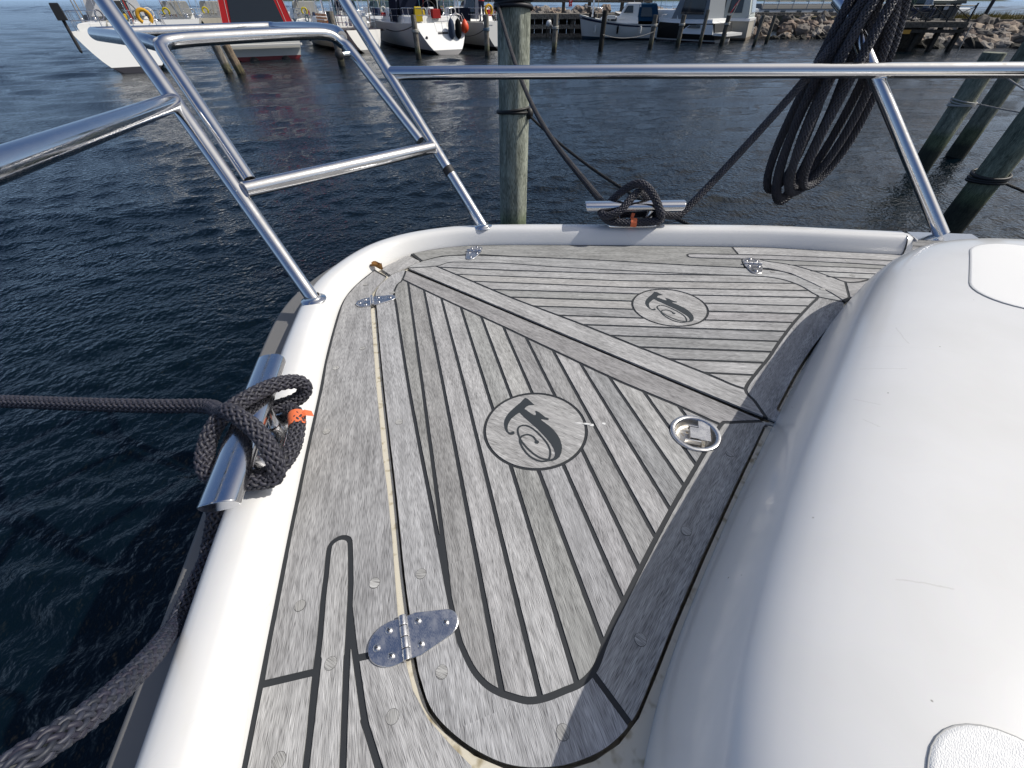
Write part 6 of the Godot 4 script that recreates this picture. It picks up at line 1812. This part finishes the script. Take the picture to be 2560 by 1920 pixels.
func build_piles() -> void:
	var t := pile(Vector3(0.012, 0, -4.49), 0.150, 0.135, 2.9, 5, "tall grey-green timber pile with two black rope turns, standing between yacht and far boats", M.pile, 0.25)
	turns_round(t, "rope_turn", 0.139, 1.44, 2, 0.012, M.rope, Color(0.012, 0.012, 0.013))
	turns_round(t, "rope_turn", 0.137, 2.16, 3, 0.016, M.rope, Color(0.014, 0.014, 0.016))
	var mb := MB.new()
	mb.lathe([Vector2(0.0001, 0.05), Vector2(0.03, 0.035), Vector2(0.04, 0.0), Vector2(0.03, -0.035), Vector2(0.0001, -0.05)], Transform3D(Basis.IDENTITY, Vector3(0.15, 1.44, 0.05)), 12, Color(0.012, 0.012, 0.013))
	put("rope_knot", mb, M.rope, t)
	line("stern_line", "thin black line leading from the tall grey-green pile down behind the starboard cleat", slack(Vector3(0.17, 1.42, -4.42), Vector3(1.36, 1.20, -2.02), 0.10, 24), 0.011, Color(0.016, 0.016, 0.016))
	# the group to the right
	t = pile(Vector3(7.55, 0, -8.05), 0.158, 0.148, 1.62, 15, "dark timber pile with several turns of white cord round it", M.pile, 0.32, Vector2.ZERO, "", Color(0.70, 0.70, 0.66))
	turns_round(t, "cord_turn", 0.168, 0.93, 5, 0.009, M.rope, Color(0.42, 0.41, 0.38))
	turns_round(t, "cord_turn", 0.166, 1.38, 1, 0.008, M.rope, Color(0.42, 0.41, 0.38))
	t = pile(Vector3(8.75, 0, -8.75), 0.155, 0.145, 1.95, 16, "dark timber pile standing close behind the white-corded one", M.pile, 0.3, Vector2.ZERO, "", Color(0.55, 0.55, 0.53))
	turns_round(t, "cord_turn", 0.162, 1.78, 4, 0.012, M.rope, Color(0.04, 0.10, 0.13))
	t = pile(Vector3(5.78, 0, -5.20), 0.15, 0.14, 2.6, 17, "dark weedy timber pile with a black line, beside the stanchion's foot", M.pile, 0.38, Vector2.ZERO, "", Color(0.60, 0.62, 0.56))
	turns_round(t, "rope_turn", 0.158, 0.62, 3, 0.018, M.rope, Color(0.013, 0.014, 0.014))
	line("mooring_line", "black line hanging slack from the dark weedy pile", slack(Vector3(5.9, 0.63, -5.08), Vector3(7.6, 0.45, -4.2), 0.10, 20), 0.014, Color(0.016, 0.016, 0.018))
	line("mooring_line", "white cord from the corded pile, upper of two", slack(Vector3(7.67, 0.98, -7.93), Vector3(7.9, 1.15, -5.4), 0.06), 0.010, Color(0.40, 0.39, 0.37))
	line("mooring_line", "white cord from the corded pile, lower of two", slack(Vector3(7.67, 1.40, -7.93), Vector3(7.6, 0.95, -5.5), 0.05), 0.010, Color(0.40, 0.39, 0.37))
	line("dark_line", "dark line stretched right from the pile behind the white-corded one", slack(Vector3(8.9, 1.66, -8.62), Vector3(11.0, 0.9, -6.5), 0.05), 0.013, Color(0.02, 0.02, 0.022))
	line("mooring_line", "blue cord knotted on the pile behind the white-corded one", slack(Vector3(8.6, 1.80, -8.62), Vector3(10.9, 1.9, -8.0), 0.12), 0.012, Color(0.05, 0.16, 0.22))

# ------------------------------------------------------------------ water
func build_water() -> void:
	rng.seed = 2024
	var wk := []
	for k in 62:
		var lam: float
		var amp: float
		var from := 0.0
		if k < 5:
			lam = rng.randf_range(0.9, 2.2); amp = lam * 0.0042
		elif k < 16:
			lam = rng.randf_range(0.26, 0.60); amp = lam * 0.0078
		elif k < 38:
			lam = rng.randf_range(0.09, 0.25); amp = lam * 0.0088
		elif k < 46:
			lam = rng.randf_range(0.7, 1.6); amp = lam * 0.0080; from = 14.0
		elif k < 54:
			lam = rng.randf_range(2.0, 5.0); amp = lam * 0.0085; from = 45.0
		else:
			lam = rng.randf_range(7.0, 22.0); amp = lam * 0.0090; from = 150.0
		var dir := deg_to_rad(90.0 + rng.randfn(0.0, 26.0) - 8.0)
		wk.append([cos(dir) * TAU / lam, sin(dir) * TAU / lam, rng.randf() * TAU, amp, lam, from])
	var patch := FastNoiseLite.new()
	patch.seed = 8; patch.frequency = 0.13; patch.fractal_octaves = 3
	# rings that grow with distance, fine enough for the ripples near by
	var radii := PackedFloat32Array()
	var r := 0.5
	while r < 9000.0:
		radii.append(r)
		r += maxf(0.028, r * 0.0085) if r < 60.0 else (r * 0.013 if r < 1600.0 else r * 0.08)
	var cols := 680
	var a0 := deg_to_rad(-112.0)
	var a1 := deg_to_rad(98.0)
	var v := PackedVector3Array()
	var n := PackedVector3Array()
	var ids := PackedInt32Array()
	for q in radii.size():
		var rr := radii[q]
		var sp := maxf(rr * (a1 - a0) / cols, (radii[mini(q + 1, radii.size() - 1)] - rr)) * 2.6
		for c in cols + 1:
			var an := lerpf(a0, a1, float(c) / cols)
			var x := sin(an) * rr
			var z := -cos(an) * rr
			var h := 0.0
			var gx := 0.0
			var gz := 0.0
			if rr < 1600.0:
				var gust := 0.92 + 0.95 * patch.get_noise_2d(x, z)
				for w in wk:
					if w[4] < sp: continue
					var fade: float = clampf((w[4] / sp - 1.0), 0.0, 1.0) * gust
					if w[5] > 0.0:
						fade *= clampf((rr - w[5]) / w[5], 0.0, 1.0)
						if fade <= 0.0: continue
					var ph: float = w[0] * x + w[1] * z + w[2]
					var s := sin(ph)
					h += w[3] * fade * s
					var cc: float = cos(ph) * w[3] * fade
					gx += cc * w[0]; gz += cc * w[1]
			v.append(Vector3(x, h, z)); n.append(Vector3(-gx, 1.0, -gz).normalized())
	for q in radii.size() - 1:
		for c in cols:
			var a := q * (cols + 1) + c
			ids.append(a); ids.append(a + cols + 2); ids.append(a + 1)
			ids.append(a); ids.append(a + cols + 1); ids.append(a + cols + 2)
	var mb := MB.new()
	mb.v = v; mb.n = n; mb.i = ids; mb.ordered = true
	mb.t.resize(v.size()); mb.c.resize(v.size()); mb.c.fill(Color.WHITE)
	var o := put("water", mb, M.water, self)
	o.set_meta("kind", "structure")
	rng.seed = 77

# ------------------------------------------------------------------ main
func _ready() -> void:
	var cam := Camera3D.new()
	cam.name = "camera"
	add_child(cam)
	cam.position = Vector3(0, EYE_HEIGHT, 0)
	cam.rotation_degrees = Vector3(-44.02, 0, 0)
	cam.fov = 88.17
	cam.near = 0.02; cam.far = 20000.0
	cam.current = true
	var env := Environment.new()
	env.background_mode = Environment.BG_SKY
	var sky := Sky.new()
	var ps := ProceduralSkyMaterial.new()
	ps.sky_top_color = lin(0.060, 0.122, 0.30)
	ps.sky_horizon_color = lin(0.41, 0.60, 0.86)
	ps.sky_curve = 0.22
	ps.ground_bottom_color = lin(0.01, 0.015, 0.02)
	ps.ground_horizon_color = lin(0.41, 0.60, 0.86)
	ps.sun_angle_max = 85.0
	ps.sun_curve = 0.55
	ps.sky_energy_multiplier = 0.9
	sky.sky_material = ps
	env.sky = sky
	env.tonemap_mode = Environment.TONE_MAPPER_LINEAR
	env.tonemap_exposure = 1.0
	env.sdfgi_enabled = true; env.ssao_enabled = true; env.ssil_enabled = true
	var we := WorldEnvironment.new()
	we.name = "daylight"
	we.environment = env
	add_child(we)
	var sun := DirectionalLight3D.new()
	sun.name = "sun"
	add_child(sun)
	var az := deg_to_rad(82.0)
	var el := deg_to_rad(46.0)
	var towards := Vector3(sin(az) * cos(el), sin(el), -cos(az) * cos(el))
	sun.look_at_from_position(Vector3.ZERO, -towards, Vector3.UP)
	sun.light_energy = 1.27
	sun.light_color = Color(1.0, 0.978, 0.945)
	sun.light_angular_distance = 0.5
	sun.shadow_enabled = true
	rng.seed = 31
	make_materials()
	build_water()
	build_yacht()
	build_ropes()
	build_piles()
	build_harbour()
	var leaf := thing("dry_leaf", "curled brown leaf caught in the slot at the bow of the teak deck", "leaf", deck_frame * Transform3D(Basis(Vector3.UP, 0.7), Vector3(-0.090, 0.002, 0.070)))
	var lm := MB.new()
	var rows := []
	for k in 9:
		var a := k / 8.0
		var row := PackedVector3Array()
		for c in 5:
			var b := c / 4.0 - 0.5
			row.append(Vector3((a - 0.5) * 0.05, 0.004 + 0.018 * b * b * 4.0 * (0.4 + a) + 0.008 * sin(a * 5.0), b * 0.026 * sin(PI * clampf(a, 0.04, 0.97))))
		rows.append(row)
	lm.grid(rows, Color(0.30, 0.16, 0.06))
	put("blade", lm, M.cloth, leaf)
